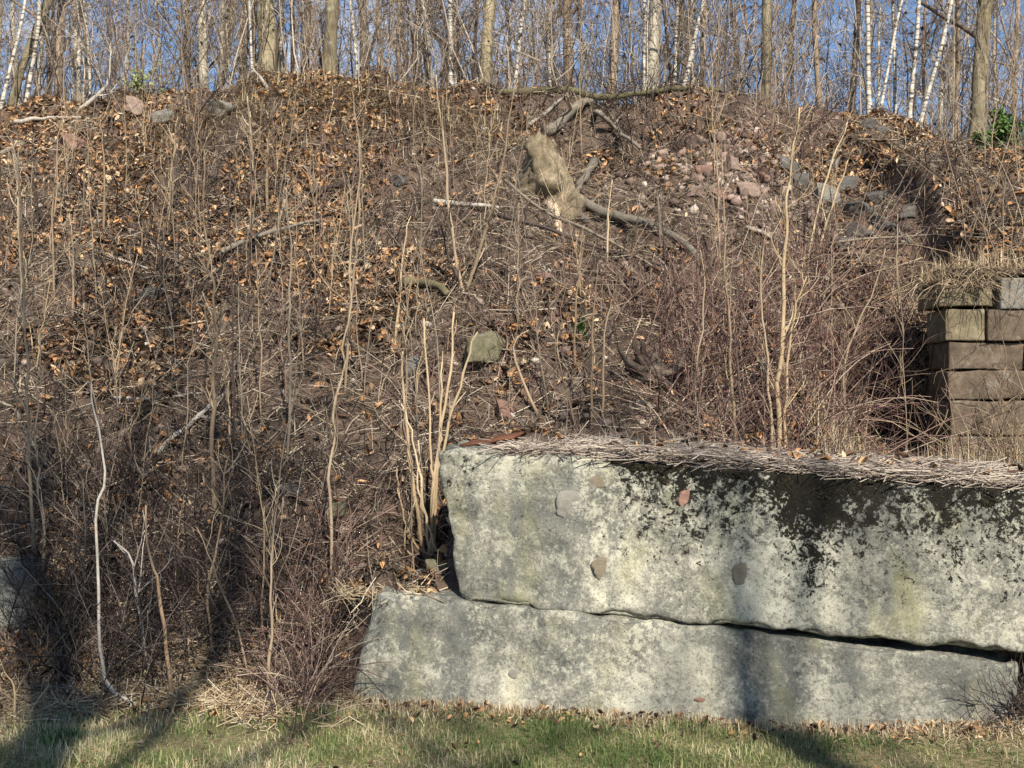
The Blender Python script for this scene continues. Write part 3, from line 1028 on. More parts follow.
def make_tree(trunkP, r0, crown, spread=1.0, leafy=0, low=0.12, n1=16):
    """trunk path in local space -> trunk MB, crown MB, leaf MB"""
    K = len(trunkP)
    t = np.linspace(0, 1, K)
    R = r0 * (1 - 0.8 * t) + r0 * 0.55 * np.exp(-t * 60)
    R = R * (1 + 0.13 * vnoise(np.stack([t * 32, t * 0 + r0 * 100, t * 0], -1), 3))
    tr = MB()
    tr.tubes(trunkP, R[None], 10)
    cb = MB()
    H = np.linalg.norm(trunkP[-1] - trunkP[0])
    P1, R1 = grow(trunkP[None], R[None], n1, low, 0.97, (H * 0.16 * spread, H * 0.34 * spread), (0.6, 1.15), 0.07, 0.16, 7, 0.42, 0.25, 0.55)
    P2, R2 = grow(P1, R1, 6, 0.2, 1.0, (H * 0.05, H * 0.14), (0.4, 0.95), 0.05, 0.22, 5, 0.55, 0.3, 0.4)
    P3, R3 = grow(P2, R2, 5, 0.2, 1.0, (H * 0.025, H * 0.07), (0.4, 0.9), 0.04, 0.25, 4, 0.6, 0.35, 0.3)
    R3 = np.maximum(R3, 0.0028)
    R2 = np.maximum(R2, 0.004)
    cb.tubes(P1, R1, 5)
    cb.tubes(P2, R2, 4)
    cb.tubes(P3, R3, 3)
    lb = None
    if leafy:
        lb = MB()
        leaves_on(lb, P3, leafy, 0.09, 1)
    return tr, cb, lb


def crest_tree(px0, px1, wpx, bark, y, label, H=11.0, leafy=0, py0=None, n1=16, low=0.12, name='bare_tree', crown=None, bend=0.0):
    """a trunk whose foot is at pixel column px0 and crosses the top edge at px1"""
    x0 = (px0 - 512) / FPX * y
    z0 = float(terrain(x0, y)) - 0.12
    base = np.array([x0, y, z0])
    top = at(px1, 0, y + 0.2)
    d = (top - base)
    d = d / d[2]
    K = 22
    h = np.linspace(0, H, K)
    hv = np.minimum(h, 5 + (h - 5) * 0.4)
    P = np.stack([d[0] * hv, d[1] * hv, h], -1)
    P[:, 0] += bend * np.sin(np.clip(h / (top[2] - z0), 0, 1) * math.pi)
    P = wobble(P, 0.05 + wpx * 0.004, px0 * 0.7, 2.0)
    P[0] = 0
    root = thing(name, base, label, 'tree')
    r0 = wpx * y / FPX / 2
    tr, cb, lb = make_tree(P, r0, None, 0.9, leafy, low, n1)
    tr.build('trunk', M[bark], root)
    cr_ = crown or ('crown_pale' if bark in ('birch', 'bark_grey') else 'crown_brown')
    tag(cb.build('crown', M[cr_], root), kind='stuff')
    if lb:
        tag(lb.build('withered_leaves', M['leaf'], root), kind='stuff')
    return root


T = [
    (5, 48, 9, 'bark_olive', 14.2, 'olive trunk leaning right at the far left edge', dict(bend=-0.10)),
    (22, 38, 4.5, 'birch', 14.0, 'thin white birch next to the leaning trunk, far left'),
    (-3, 22, 3.5, 'birch', 13.6, 'very thin white stem slanting out of the left edge'),
    (56, 62, 9, 'bark_brown', 14.6, 'brown trunk at the left above the white fallen branch'),
    (77, 77, 5, 'bark_grey', 15.5, 'slim grey trunk right of the brown one, upper left', {}),
    (45, 44, 6, 'bark_dark', 17.5, 'dark trunk behind the leaning one at upper left', {}),
    (94, 82, 3.2, 'birch', 15.0, 'thin pale pole leaning left above the white fallen branch'),
    (159, 156, 4, 'birch', 19.0, 'thin white trunk behind the small green shrub'),
    (205, 202, 10, 'bark_grey', 14.8, 'pale smooth trunk left of the thickest pair'),
    (219, 223, 5.5, 'bark_grey', 15.8, 'slim pale trunk close by the smooth pale trunk'),
    (267, 268, 21, 'bark_olive', 14.6, 'thickest olive trunk on the crest at left, rough bark'),
    (240, 247, 9, 'bark_brown', 15.6, 'tan trunk tucked just left of the thickest trunk'),
    (253, 252, 3, 'birch', 14.0, 'white pole standing before the thickest trunk'),
    (291, 293, 6, 'bark_dark', 16.0, 'dark slim trunk between the thickest trunk and the flared one'),
    (305, 304, 9, 'bark_dark', 15.4, 'dark furrowed trunk just left of the flared pale trunk'),
    (328, 331, 14, 'bark_olive', 13.7, 'pale olive trunk with flared foot on the crest edge'),
    (361, 350, 3.2, 'birch', 14.2, 'thin pale pole leaning left, right of the flared trunk'),
    (381, 380, 5.5, 'bark_brown', 17, 'slim brown trunk in the middle gap, left one'),
    (401, 399, 6, 'bark_brown', 16.0, 'slim brown trunk in the middle gap, right one'),
    (437, 420, 3.4, 'bark_grey', 14.4, 'thin grey pole leaning left beside the white birch'),
    (451, 451, 5.5, 'birch', 14.0, 'straight white birch left of the olive trunk at centre'),
    (485, 487, 13, 'bark_olive', 14.4, 'straight olive trunk near the centre of the crest'),
    (476, 475, 5, 'bark_dark', 16.5, 'dark slim trunk half behind the central olive trunk'),
    (510, 527, 5.5, 'birch', 14.2, 'mottled birch leaning right above the undercut edge'),
    (551, 549, 4, 'birch', 15.5, 'thin white trunk behind the mossy crest log'),
    (572, 569, 11, 'bark_brown', 15.4, 'brown trunk over the mossy crest log, left of the tan one', dict(leafy=300)),
    (609, 613, 10, 'bark_brown', 15.0, 'tan brown trunk over the mossy crest log', dict(leafy=200)),
    (651, 655, 15, 'bark_grey', 14.5, 'thick pale trunk at right of centre with white sapling in front'),
    (645, 642, 4.5, 'birch', 14.1, 'white sapling pressed against the thick pale trunk'),
    (673, 678, 3.8, 'birch', 14.3, 'straight thin birch right of the thick pale trunk'),
    (679, 706, 4.5, 'birch', 14.0, 'white birch leaning right beside the straight thin one'),
    (703, 703, 7, 'bark_brown', 16.0, 'brown trunk behind the right-leaning white birch', dict(leafy=200)),
    (765, 766, 11, 'bark_olive', 14.3, 'olive trunk standing between the leaning birch and the tan pole', dict(leafy=160)),
    (823, 813, 6, 'stem_tan', 14.0, 'tan pole trunk leaning left above the reddish scree'),
    (852, 856, 7, 'bark_dark', 15.2, 'dark trunk left of the birch group', dict(leafy=250)),
    (872, 866, 5.2, 'birch', 13.9, 'leftmost white birch of the group above the dark rocks'),
    (879, 905, 3, 'birch', 13.9, 'thinnest birch of the group, slanting sharply right'),
    (896, 893, 4, 'birch', 14.4, 'short-looking birch in the middle of the birch group'),
    (910, 918, 4.6, 'birch', 13.9, 'upright white birch right of the group middle'),
    (917, 950, 4.4, 'birch', 13.8, 'rightmost birch of the group, leaning right'),
    (978, 993, 17, 'bark_olive', 13.9, 'thick olive tree by the evergreen shrub at upper right', dict(leafy=350)),
    (960, 958, 6, 'bark_brown', 16.0, 'brown trunk just left of the thick tree at upper right', dict(leafy=250)),
    (1020, 1016, 7, 'bark_brown', 17, 'brown trunk at the right edge behind the evergreen', dict(leafy=300)),
    (735, 731, 5, 'bark_brown', 18, 'slim brown trunk in the gap left of the olive trunk, right half', dict(leafy=200)),
    (790, 794, 4, 'bark_brown', 17, 'slim brown trunk in the gap right of the olive trunk', dict(leafy=150)),
]
for q in T:
    kw = q[6] if len(q) > 6 else {}
    kw = dict(kw)
    if q[2] < 6.5:
        kw.setdefault('H', 7.5)
        kw.setdefault('n1', 11)
        kw.setdefault('low', 0.25)
    crest_tree(q[0], q[1], q[2], q[3], q[4], q[5], **kw)

# the wood behind: shared shapes, every tree its own object
VARS = []
for k in range(7):
    H = [9, 12, 8, 11, 7, 13, 10][k]
    K = 16
    h = np.linspace(0, H, K)
    P = np.stack([0.02 * h * (k - 3), 0.01 * h, h], -1)
    P = wobble(P, 0.22, k * 3.1, 1.6)
    P[0] = 0
    tr, cb, lb = make_tree(P, [0.07, 0.13, 0.05, 0.10, 0.04, 0.16, 0.08][k], None, 1.0, 260 if k in (1, 3, 4) else 0, 0.12, 17)
    bark = ['bark_brown', 'bark_grey', 'birch', 'bark_olive', 'bark_brown', 'bark_dark', 'bark_grey'][k]
    VARS.append((tr.mesh('trunk', M[bark]), cb.mesh('crown', M['crown_pale' if bark in ('birch', 'bark_grey') else 'crown_brown']), lb.mesh('withered_leaves', M['leaf']) if lb else None, bark))
TMARKS = [(25, 60, 'the leaning olive trunk'), (58, 60, 'the brown trunk at upper left'), (92, 60, 'the pale pole leaning left'), (158, 60, 'the small green shrub'), (204, 60, 'the smooth pale trunk'),
          (267, 60, 'the thickest trunk'), (329, 60, 'the flared trunk'), (355, 60, 'the leftward pale pole'), (400, 60, 'the middle gap trunks'), (451, 60, 'the straight white birch'),
          (486, 60, 'the central olive trunk'), (518, 60, 'the mottled birch'), (571, 60, 'the brown trunk over the log'), (611, 60, 'the tan trunk over the log'), (653, 60, 'the thick pale trunk'),
          (692, 60, 'the right-leaning white birch'), (766, 60, 'the right-hand olive trunk'), (818, 60, 'the tan pole trunk'), (854, 60, 'the dark trunk by the birches'), (895, 60, 'the birch group'), (940, 60, 'the last leaning birch'), (985, 60, 'the thick tree at upper right')]
names = {'bark_brown': 'brown', 'bark_grey': 'pale grey', 'birch': 'white', 'bark_olive': 'olive', 'bark_dark': 'dark'}
for i in range(96):
    y = 16.5 + 42 * (i / 96.0) ** 1.15 + U(-.6, .6)
    x = U(-0.56, 0.56) * y
    k = int(rng.integers(0, 7))
    loc = (x, y, float(terrain(x, y)) - 0.05)
    colr = names[VARS[k][3]]
    root = thing('woodland_tree', loc, near_label('%s trunk %s' % (colr, 'set back in the wood' if y < 28 else 'deep in the wood'), (x, y, loc[2] + 2.5), TMARKS), 'tree', '%s trees back in the wood' % colr, U(0, 6.28))
    s = U(0.75, 1.25)
    root.scale = (s, s, s)
    for nm, me in zip(('trunk', 'crown', 'withered_leaves'), VARS[k][:3]):
        if me:
            ob = bpy.data.objects.new(nm, me)
            if nm != 'trunk':
                ob['kind'] = 'stuff'
            COL.objects.link(ob)
            ob.parent = root

# big bare trees on the viewer's side, whose shade dapples the bank
for x, y, H, k in [(0.9, -6.0, 11.5, 0), (4.9, -7.5, 11.5, 1)]:
    K = 14
    h = np.linspace(0, H, K)
    P = wobble(np.stack([0.03 * h * (k - 1), 0 * h, h], -1), 0.3, k * 5.1 + 2, 1.6)
    P[0] = 0
    root = thing('roadside_tree', (x, y, float(terrain(x, y)) - 0.1), ['big bare tree behind the viewer shading the left bank', 'big bare tree behind the viewer shading the concrete blocks'][k], 'tree')
    t_ = np.linspace(0, 1, K)
    R = 0.20 * (1 - 0.6 * t_)
    tr, cb = MB(), MB()
    tr.tubes(P, R[None], 10)
    P1, R1 = grow(P[None], R[None], 16 if k == 0 else 6, 0.66, 1.0, (3.5, 7.0), (0.35, 0.9), 0.10, 0.12, 9, 0.55, 0.2, 0.3)
    P2, R2 = grow(P1, R1, 9 if k != 1 else 5, 0.25, 1.0, (1.0, 2.6), (0.4, 0.9), 0.05, 0.18, 6, 0.55, 0.3, 0.4)
    P3, R3 = grow(P2, R2, 5 if k != 1 else 3, 0.2, 1.0, (0.4, 1.1), (0.4, 0.9), 0.04, 0.2, 4, 0.6, 0.35, 0.3)
    cb.tubes(P1, R1, 6)
    cb.tubes(P2, np.maximum(R2, 0.008), 4)
    cb.tubes(P3, np.maximum(R3, 0.005), 3)
    tr.build('trunk', M['bark_brown'], root)
    tag(cb.build('crown', M['crown_brown'], root), kind='stuff')

# thin undergrowth of the wood: one uncountable mass of shoots
ug = MB()
n_ = 1250
yy = 13.9 + 22 * rng.random(n_) ** 1.6
xx = U(-0.54, 0.54, n_) * yy
K = 6
h = U(0.8, 4.2, n_)
base = np.stack([xx, yy, terrain(xx, yy) - 0.05], -1)
lean = rng.normal(size=(n_, 2)) * 0.22
tt = np.linspace(0, 1, K)
P = base[:, None, :] + np.stack([lean[:, :1] * h[:, None] * tt, lean[:, 1:] * h[:, None] * tt, h[:, None] * tt], -1)
P[:, 1:] += rng.normal(size=(n_, K - 1, 3)) * 0.035
R = (U(0.005, 0.014, n_) * yy / 15)[:, None] * np.linspace(1, 0.35, K)
ug.tubes(P, R, 4)
P2, R2 = grow(P, R, 7, 0.25, 1.0, (0.3, 1.1), (0.4, 1.0), 0.06, 0.2, 5, 0.6, 0.35, 0.3)
ug.tubes(P2, R2, 3)
P3, R3 = grow(P2, R2, 4, 0.2, 1.0, (0.15, 0.6), (0.4, 1.1), 0.02, 0.25, 4, 0.7, 0.5, 0.3)
ug.tubes(P3, np.maximum(R3, 0.003), 3)
leaves_on(ug, P3, 3500, 0.075, 3)
ug.R[-1] = ug.R[-1] * 0.75
tag(ug.build('woodland_undergrowth', M['crown_pale']), 'tangle of bare brown shoots filling the wood behind the crest', 'undergrowth', kind='stuff')


# ------------------------------------------------------------------ saplings, sticks and logs on the bank
def stem(pts, wpx, mat, label, twigs=8, cat='sapling', name='sapling', lean=0.05, tl=(0.15, 0.45), wob=0.012, tip=0.35, up=0.12, side=6, base_pt=None):
    p0 = hit(*pts[0]) if base_pt is None else base_pt
    W = [p0 - np.array([0, 0, 0.04])]
    for q in pts[1:]:
        w_ = at(q[0], q[1], p0[1])
        w_ = at(q[0], q[1], p0[1] - lean * max(w_[2] - p0[2], 0))
        W.append(w_)
    W = np.array(W)
    L = np.linalg.norm(np.diff(W, axis=0), axis=1).sum()
    K = max(8, min(24, int(L / 0.09)))
    P = wobble(crom(W, K), wob * 0.6 * (0.5 + L), pts[0][0] * 0.37 + pts[0][1], 3 + L) + rng.normal(size=(K, 3)) * 0.0022
    r0 = wpx * 0.74 * p0[1] / FPX / 2
    R = r0 * np.linspace(1.1, tip, K) * (1 + 0.07 * rng.normal(size=K))
    R[0] *= 1.25
    loc = p0
    mb = MB()
    mb.tubes(P - loc, R[None], side, cap=True, r=U(0.3, 0.75))
    if twigs:
        root = thing(name, loc, label, cat)
        mb.build('stem', M[mat], root)
        P1, R1 = grow((P - loc)[None], R[None], int(twigs * 1.7), 0.2, 1.0, tl, (0.35, 0.85), up * 0.5, 0.14, 5, 0.55, 0.4, 0.4)
        tb = MB()
        tb.tubes(P1, np.maximum(R1, 0.0022), 4)
        P2, R2 = grow(P1, R1, 3, 0.25, 1.0, (tl[0] * 0.4, tl[1] * 0.5), (0.4, 0.9), 0.05, 0.16, 4, 0.7, 0.5, 0.3)
        tb.tubes(P2, np.maximum(R2, 0.0017), 3)
        tag(tb.build('twigs', M[mat], root), kind='stuff')
        return root
    o = mb.build(name, M[mat], loc=loc)
    return tag(o, label, cat)


STEMS = [
    ([(79, 108), (98, 95), (109, 79), (111, 50)], 7, 'bleached', 'white curved fallen limb on the crest at left', 2),
    ([(272, 92), (262, 80), (253, 68)], 6, 'bleached', 'short white stick on the crest before the thickest trunk', 0),
    ([(34, 598), (28, 430), (24, 300), (19, 150)], 5, 'stem_grey', 'tall grey sapling near the left edge before the pale concrete lump', 10),
    ([(44, 600), (42, 520), (36, 440), (40, 330)], 4, 'stem_grey', 'shorter grey sapling right beside the tall one at left edge', 6),
    ([(164, 708), (120, 697), (106, 680), (101, 625), (98, 520), (103, 470), (94, 410), (90, 384)], 5.5, 'bleached', 'grey dead stem with sharply bent foot and broken bleached top', 0),
    ([(174, 706), (167, 650), (159, 588), (150, 557), (146, 505)], 6, 'stem_rust', 'rust brown stem leaning left beside the bent-footed dead stem', 0),
    ([(149, 674), (137, 602), (132, 560), (112, 540)], 5, 'bleached', 'dead grey stem with kinked top in the dark thicket', 3),
    ([(216, 520), (212, 440), (214, 370), (216, 300), (207, 250), (203, 150)], 6.5, 'stem_tan', 'tan sapling with forked top in the middle of the left slope', 14),
    ([(287, 470), (290, 390), (289, 320), (290, 255), (286, 190)], 4.5, 'stem_grey', 'straight grey sapling right of the tan forked one', 6),
    ([(331, 590), (331, 500), (333, 441), (342, 370), (348, 318), (357, 210), (360, 140)], 4.5, 'stem_tan', 'very tall slim sapling bowing right, left of the tan shoots', 8),
    ([(345, 395), (348, 330), (355, 267), (358, 200)], 4, 'stem_tan', 'slim tan sapling alongside the bowing tall one', 4),
    ([(214, 658), (208, 608), (214, 557), (222, 506), (226, 460)], 4.5, 'stem_tan', 'tan stem with bent foot on the lower left slope', 5),
    ([(267, 710), (270, 643), (273, 574), (275, 512)], 5, 'stem_tan', 'upright pale brown stem rising from the grass edge, right of a pair', 3),
    ([(262, 640), (263, 570), (264, 506)], 3.5, 'stem_pale', 'short pale stem behind the upright one at the grass edge', 0),
    ([(255, 696), (236, 626), (215, 571), (198, 527)], 3.5, 'stem_tan', 'thin tan stem slanting left from the grass edge', 2),
    ([(229, 448), (229, 380)], 3.5, 'stem_pale', 'short pale upright stick by the end of the leaning grey pole', 0),
    ([(84, 480), (85, 640)][::-1], 3.5, 'stem_grey', 'short grey pole standing in the thicket, left of the kinked stem', 2),
    ([(167, 226), (174, 154), (178, 118)], 4.5, 'stem_tan', 'small tan sapling below the grey slab stone', 6),
    ([(192, 230), (190, 150), (200, 112), (218, 88)], 5, 'dark_cane', 'dark branching shrub before the grey slab stone', 14),
    ([(254, 174), (250, 130), (248, 96)], 3.5, 'stem_pale', 'pale straight shoot right of the dark shrub below the crest', 3),
    ([(267, 216), (268, 150), (271, 110)], 4.5, 'stem_tan', 'tan straight sapling among orange leaves, upper left', 6),
    ([(359, 222), (360, 150), (352, 92)], 3.2, 'stem_tan', 'thin tan sapling below the flared trunk', 3),
    ([(230, 212), (230, 180)], 4, 'stem_grey', 'short dead stub among leaves on the upper left slope', 0),
    ([(104, 232), (104, 160), (100, 120)], 3.5, 'stem_tan', 'slim tan sapling right of the reddish boulder', 4),
    ([(22, 290), (18, 200), (14, 150)], 4, 'stem_tan', 'tan sapling on the upper slope at the left edge', 6),
    ([(55, 300), (52, 220), (56, 170)], 3.5, 'stem_tan', 'thin tan sapling under the reddish boulder', 5),
    ([(72, 320), (74, 270), (70, 215)], 3.5, 'stem_tan', 'thin sapling left of the crossed white sticks', 5),
    ([(466, 290), (477, 260), (497, 191), (506, 140), (514, 80)], 5, 'stem_tan', 'tan sapling leaning right, left of the splintered stump', 4),
    ([(464, 290), (456, 260), (444, 154), (436, 75)], 5, 'stem_tan', 'tan sapling leaning left from the same foot as the right-leaning one', 5),
    ([(461, 288), (449, 258), (436, 206)], 5, 'dark_cane', 'dark dead stem leaning left in the middle of the slope', 1),
    ([(395, 338), (400, 290), (403, 250), (410, 216)], 4, 'stem_pale', 'pale shoot with bent tip above the tan shoots', 1),
    ([(402, 345), (410, 290), (422, 250)], 3.5, 'stem_tan', 'slim tan shoot next to the bent-tipped one', 3),
    ([(542, 420), (524, 385), (514, 353), (518, 338), (530, 330)], 4, 'stem_tan', 'arching tan stem bent over like a hook, mid slope', 0),
    ([(576, 426), (565, 385), (557, 349)], 3.5, 'stem_tan', 'short tan stem behind the block, leaning left', 2),
    ([(591, 424), (593, 335), (598, 262)], 4, 'stem_tan', 'straight tan stem behind the upper block', 3),
    ([(574, 368), (576, 301), (582, 246)], 3.5, 'stem_tan', 'thin straight stem above the small pink stones', 2),
    ([(602, 420), (605, 335), (612, 300)], 3.5, 'stem_tan', 'shorter tan stem right of the straight one behind the block', 3),
    ([(607, 262), (608, 220), (612, 180)], 3.2, 'stem_pale', 'thin pale shoot crossing the fallen grey log', 2),
    ([(661, 240), (658, 205), (656, 186)], 5, 'stem_grey', 'grey stub rising above the fallen log', 3),
    ([(779, 452), (778, 400), (781, 335), (785, 250), (790, 191), (800, 108)], 7, 'stem_pale', 'tall pale sapling rising behind the upper block, thickest on the right slope', 12),
    ([(785, 452), (786, 394), (793, 318), (806, 275)], 5, 'stem_pale', 'pale sapling hugging the thickest one on the right slope', 6),
    ([(772, 452), (770, 380), (760, 300), (764, 230)], 4, 'stem_tan', 'slim tan sapling left of the thickest pale sapling', 6),
    ([(737, 446), (730, 370), (727, 301), (724, 230), (722, 160)], 4.5, 'stem_tan', 'slim tall sapling behind the block in front of the reddish scree', 6),
    ([(745, 444), (738, 370), (733, 310)], 4.5, 'dark_cane', 'dark dead stem beside the slim tall sapling', 3),
    ([(720, 262), (718, 191), (716, 130)], 3.5, 'stem_tan', 'thin sapling standing in the reddish scree', 3),
    ([(806, 262), (824, 185), (848, 122)], 4, 'stem_pale', 'pale stem leaning right over the dark rocks, longer of two', 3),
    ([(818, 250), (838, 188), (848, 160)], 3.5, 'stem_pale', 'pale stem leaning right over the dark rocks, shorter of two', 2),
    ([(845, 456), (845, 370), (865, 308), (887, 248)], 4.5, 'stem_tan', 'tan stem arching right out of the red bramble', 5),
    ([(903, 386), (898, 284), (897, 215)], 3.5, 'stem_tan', 'thin straight stem in front of the dark end of the abutment', 3),
    ([(941, 446), (946, 346), (958, 290)], 4.5, 'stem_tan', 'tan stem crossing others at the abutment corner, leaning right', 3),
    ([(932, 440), (944, 346), (935, 278)], 4.5, 'stem_tan', 'tan stem crossing others at the abutment corner, leaning left', 3),
    ([(950, 446), (951, 346), (957, 270)], 4, 'stem_pale', 'pale stem nearest the abutment corner stones', 2),
    ([(982, 450), (985, 400), (990, 362)], 3.5, 'stem_pale', 'pale weed stalk against the brown masonry', 1),
    ([(845, 456), (846, 420), (844, 386)], 3.5, 'stem_pale', 'pale dry stalk in front of the red bramble, upright', 2),
    ([(862, 456), (855, 425), (848, 400)], 3.2, 'stem_pale', 'pale dry stalk in front of the red bramble, leaning left', 1),
    ([(700, 452), (696, 380), (704, 300), (700, 250)], 3.5, 'stem_tan', 'thin stem between the upturned root and the slim tall sapling', 4),
    ([(16, 724), (13, 690), (4, 672)], 4, 'stem_pale', 'pale stalk at the bottom left corner', 2),
]
for q in STEMS:
    stem(q[0], q[1], M and q[2], q[3], q[4], lean=0.08)

# tan shoots sprouting at the block's end: one coppice
cp = hit(426, 566)
cop = thing('coppice', cp, 'clump of bright tan shoots sprouting at the left end of upper block', 'shrub')
for pts, wpx in [([(428, 562), (434, 500), (431, 440), (424, 318)], 5), ([(432, 560), (434, 480), (449, 387), (454, 312)], 5.5), ([(430, 562), (438, 470), (460, 387), (476, 332)], 5),
                 ([(433, 560), (437, 470), (441, 430), (442, 362)], 5), ([(424, 560), (417, 510), (405, 421), (403, 352)], 6), ([(430, 562), (424, 505), (414, 440), (400, 400)], 4),
                 ([(440, 562), (430, 530), (418, 490), (420, 440)], 4), ([(436, 566), (412, 556), (404, 540), (415, 500)], 3.5), ([(440, 560), (415, 545), (400, 500), (396, 460)], 3.5)]:
    W = np.array([at(p[0], p[1], cp[1] - 0.07 - 0.02 * k) for k, p in enumerate(pts)])
    W[0][1] = cp[1]
    P = wobble(crom(W, 16), 0.012, pts[1][0], 5)
    mb = MB()
    R = wpx * 0.8 * cp[1] / FPX / 2 * np.linspace(1, 0.45, 16) * (1 + 0.06 * rng.normal(size=16))
    mb.tubes(P - cp, R[None], 6, cap=True, r=U(0.4, 0.8))
    P1, R1 = grow((P - cp)[None], R[None], 3, 0.5, 1, (0.08, 0.25), (0.3, 0.7), 0.05, 0.1, 4, 0.5, 0.5)
    mb.tubes(P1, np.maximum(R1, 0.002), 4)
    mb.build('shoot', M['stem_pale'], cop)


def lying(pts, wpx, mat, label, name='fallen_branch', cat='branch', twigs=0, lift=0.6, tip=0.55, K=14, bumpy=0.08, side=8, raise_=0.0):
    W = []
    for p in pts:
        h = hit(*p)
        W.append(h)
    W = np.array(W)
    P = crom(W, K)
    g = terrain(P[:, 0], P[:, 1])
    r0 = wpx * W[:, 1].mean() / FPX / 2
    # a rigid stick: straight between its ends, resting on the highest ground below it
    z_line = np.interp(np.linspace(0, 1, K), np.linspace(0, 1, len(W)), W[:, 2])
    d = (g - z_line).max()
    P[:, 2] = z_line + max(0.0, min(d, 0.48)) + r0 * lift + raise_
    P = wobble(P, r0 * 0.5 + 0.006, pts[0][0] * 1.3, 3)
    R = r0 * np.linspace(1, tip, K) * (1 + bumpy * rng.normal(size=K))
    loc = P[0].copy()
    mb = MB()
    mb.tubes(P - loc, R[None], side, cap=True, r=U(0.35, 0.65))
    if twigs:
        root = thing(name, loc, label, cat)
        mb.build('limb', M[mat], root)
        P1, R1 = grow((P - loc)[None], R[None], twigs, 0.2, 1.0, (0.2, 0.6), (0.5, 1.1), 0.06, 0.15, 6, 0.5, 0.35)
        tb = MB()
        tb.tubes(P1, np.maximum(R1, 0.003), 5)
        P2, R2 = grow(P1, R1, 3, 0.2, 1.0, (0.1, 0.3), (0.4, 0.9), 0.03, 0.15, 4, 0.6, 0.5)
        tb.tubes(P2, np.maximum(R2, 0.002), 3)
        tag(tb.build('twigs', M[mat], root), kind='stuff')
        return root
    return tag(mb.build(name, M[mat], loc=loc), label, cat)


LY = [
    ([(157, 458), (190, 428), (228, 393)], 6, 'bleached', 'grey pole lying aslant on the left slope', 'fallen_branch', 1),
    ([(114, 402), (150, 404), (207, 396)], 4, 'bleached', 'thin whitish stick lying level on the left slope', 'fallen_branch', 0),
    ([(108, 263), (140, 272), (168, 285)], 3.5, 'bleached', 'white stick of the crossed heap, sloping down to the right', 'fallen_branch', 0),
    ([(112, 290), (150, 287), (186, 282)], 3.2, 'bleached', 'white stick of the crossed heap, nearly level', 'fallen_branch', 0),
    ([(156, 248), (172, 264), (190, 282)], 3.5, 'bleached', 'grey stick of the crossed heap, steepest of the three', 'fallen_branch', 1),
    ([(222, 270), (270, 250), (322, 238)], 5.5, 'log_grey', 'long grey pole lying among orange leaves on the left slope', 'fallen_branch', 2),
    ([(62, 457), (83, 497)], 4, 'bleached', 'short bare stick leaning downhill at far left', 'fallen_branch', 0),
    ([(0, 412), (14, 418), (30, 450), (70, 505), (120, 545), (132, 570)], 4, 'log_grey', 'long bowed branch sweeping down from the left edge', 'fallen_branch', 2),
    ([(26, 630), (55, 607), (84, 590), (96, 582)], 4, 'log_grey', 'grey branch slanting up in the dark thicket, upper of two', 'fallen_branch', 2),
    ([(40, 658), (66, 636), (92, 621)], 3.5, 'log_grey', 'grey branch slanting up in the dark thicket, lower of two', 'fallen_branch', 2),
    ([(284, 690), (310, 662), (346, 630)], 5, 'log_grey', 'dark grey branch slanting up to the lower block', 'fallen_branch', 3),
    ([(300, 640), (330, 606), (345, 590)], 3.5, 'bleached', 'pale stick lying left of the lower block', 'fallen_branch', 1),
    ([(196, 640), (214, 634), (235, 628)], 4, 'stem_pale', 'pale stick lying across the straw on the lower left', 'fallen_branch', 0),
    ([(192, 668), (215, 680), (240, 702)], 3.5, 'stem_pale', 'pale stick pointing down to the grass at lower left', 'fallen_branch', 0),
    ([(576, 206), (605, 222), (640, 231), (672, 242), (700, 264)], 12, 'log_grey', 'thick grey fallen log sloping down right of the stump', 'log', 0),
    ([(545, 140), (566, 124), (590, 108), (622, 90)], 11, 'log_grey', 'grey log propped from the splintered stump up to the crest', 'log', 2),
    ([(529, 131), (548, 116), (567, 98)], 5, 'bleached', 'pale limb lying left of the propped log', 'fallen_branch', 1),
    ([(595, 90), (596, 130), (616, 148), (640, 166)], 6, 'log_grey', 'grey elbow-bent branch below the crest log', 'fallen_branch', 4),
    ([(434, 204), (465, 208), (503, 211)], 6, 'bleached', 'whitish broken log lying level left of the stump', 'log', 0),
    ([(594, 168), (584, 186), (571, 204)], 10, 'log_grey', 'short grey log stub pointing up from the fallen log', 'log', 0),
    ([(505, 200), (545, 232), (608, 262), (655, 292)], 4, 'stem_grey', 'long thin grey branch trailing down from the stump', 'fallen_branch', 3),
    ([(498, 236), (540, 246), (580, 262), (665, 288)], 5, 'dark_cane', 'dark branch lying below the long thin one', 'fallen_branch', 2),
    ([(405, 290), (425, 291), (448, 300)], 12, 'log_moss', 'short dark rotten log in the leaves mid slope', 'log', 0),
    ([(500, 408), (512, 420), (522, 428)], 5, 'bleached', 'pale stub of wood just above the block corner', 'fallen_branch', 0),
    ([(14, 128), (40, 124), (80, 124)], 5, 'bleached', 'whitish branch lying level on the crest, far left', 'fallen_branch', 1),
    ([(0, 158), (20, 148), (36, 138)], 5, 'log_grey', 'grey log end at the left edge below the crest', 'log', 1),
    ([(830, 266), (870, 262), (930, 264), (985, 268)], 3, 'stem_grey', 'thin level vine above the red bramble reaching the abutment', 'fallen_branch', 1),
    ([(746, 232), (775, 242), (800, 256)], 4.5, 'bleached', 'pale stick lying below the reddish scree', 'fallen_branch', 0),
    ([(310, 200), (345, 190), (380, 180)], 5, 'dark_cane', 'dark limb lying among orange leaves below the flared trunk', 'fallen_branch', 2),
    ([(990, 455), (1005, 447), (1024, 440)], 3, 'dark_cane', 'dark thin branch lying at the foot of the abutment', 'fallen_branch', 1),
]
for q in LY:
    lying(q[0], q[1], q[2], q[3], q[4] if q[4] != 'log' else 'fallen_log', 'log' if q[4] == 'log' else 'branch', q[5])
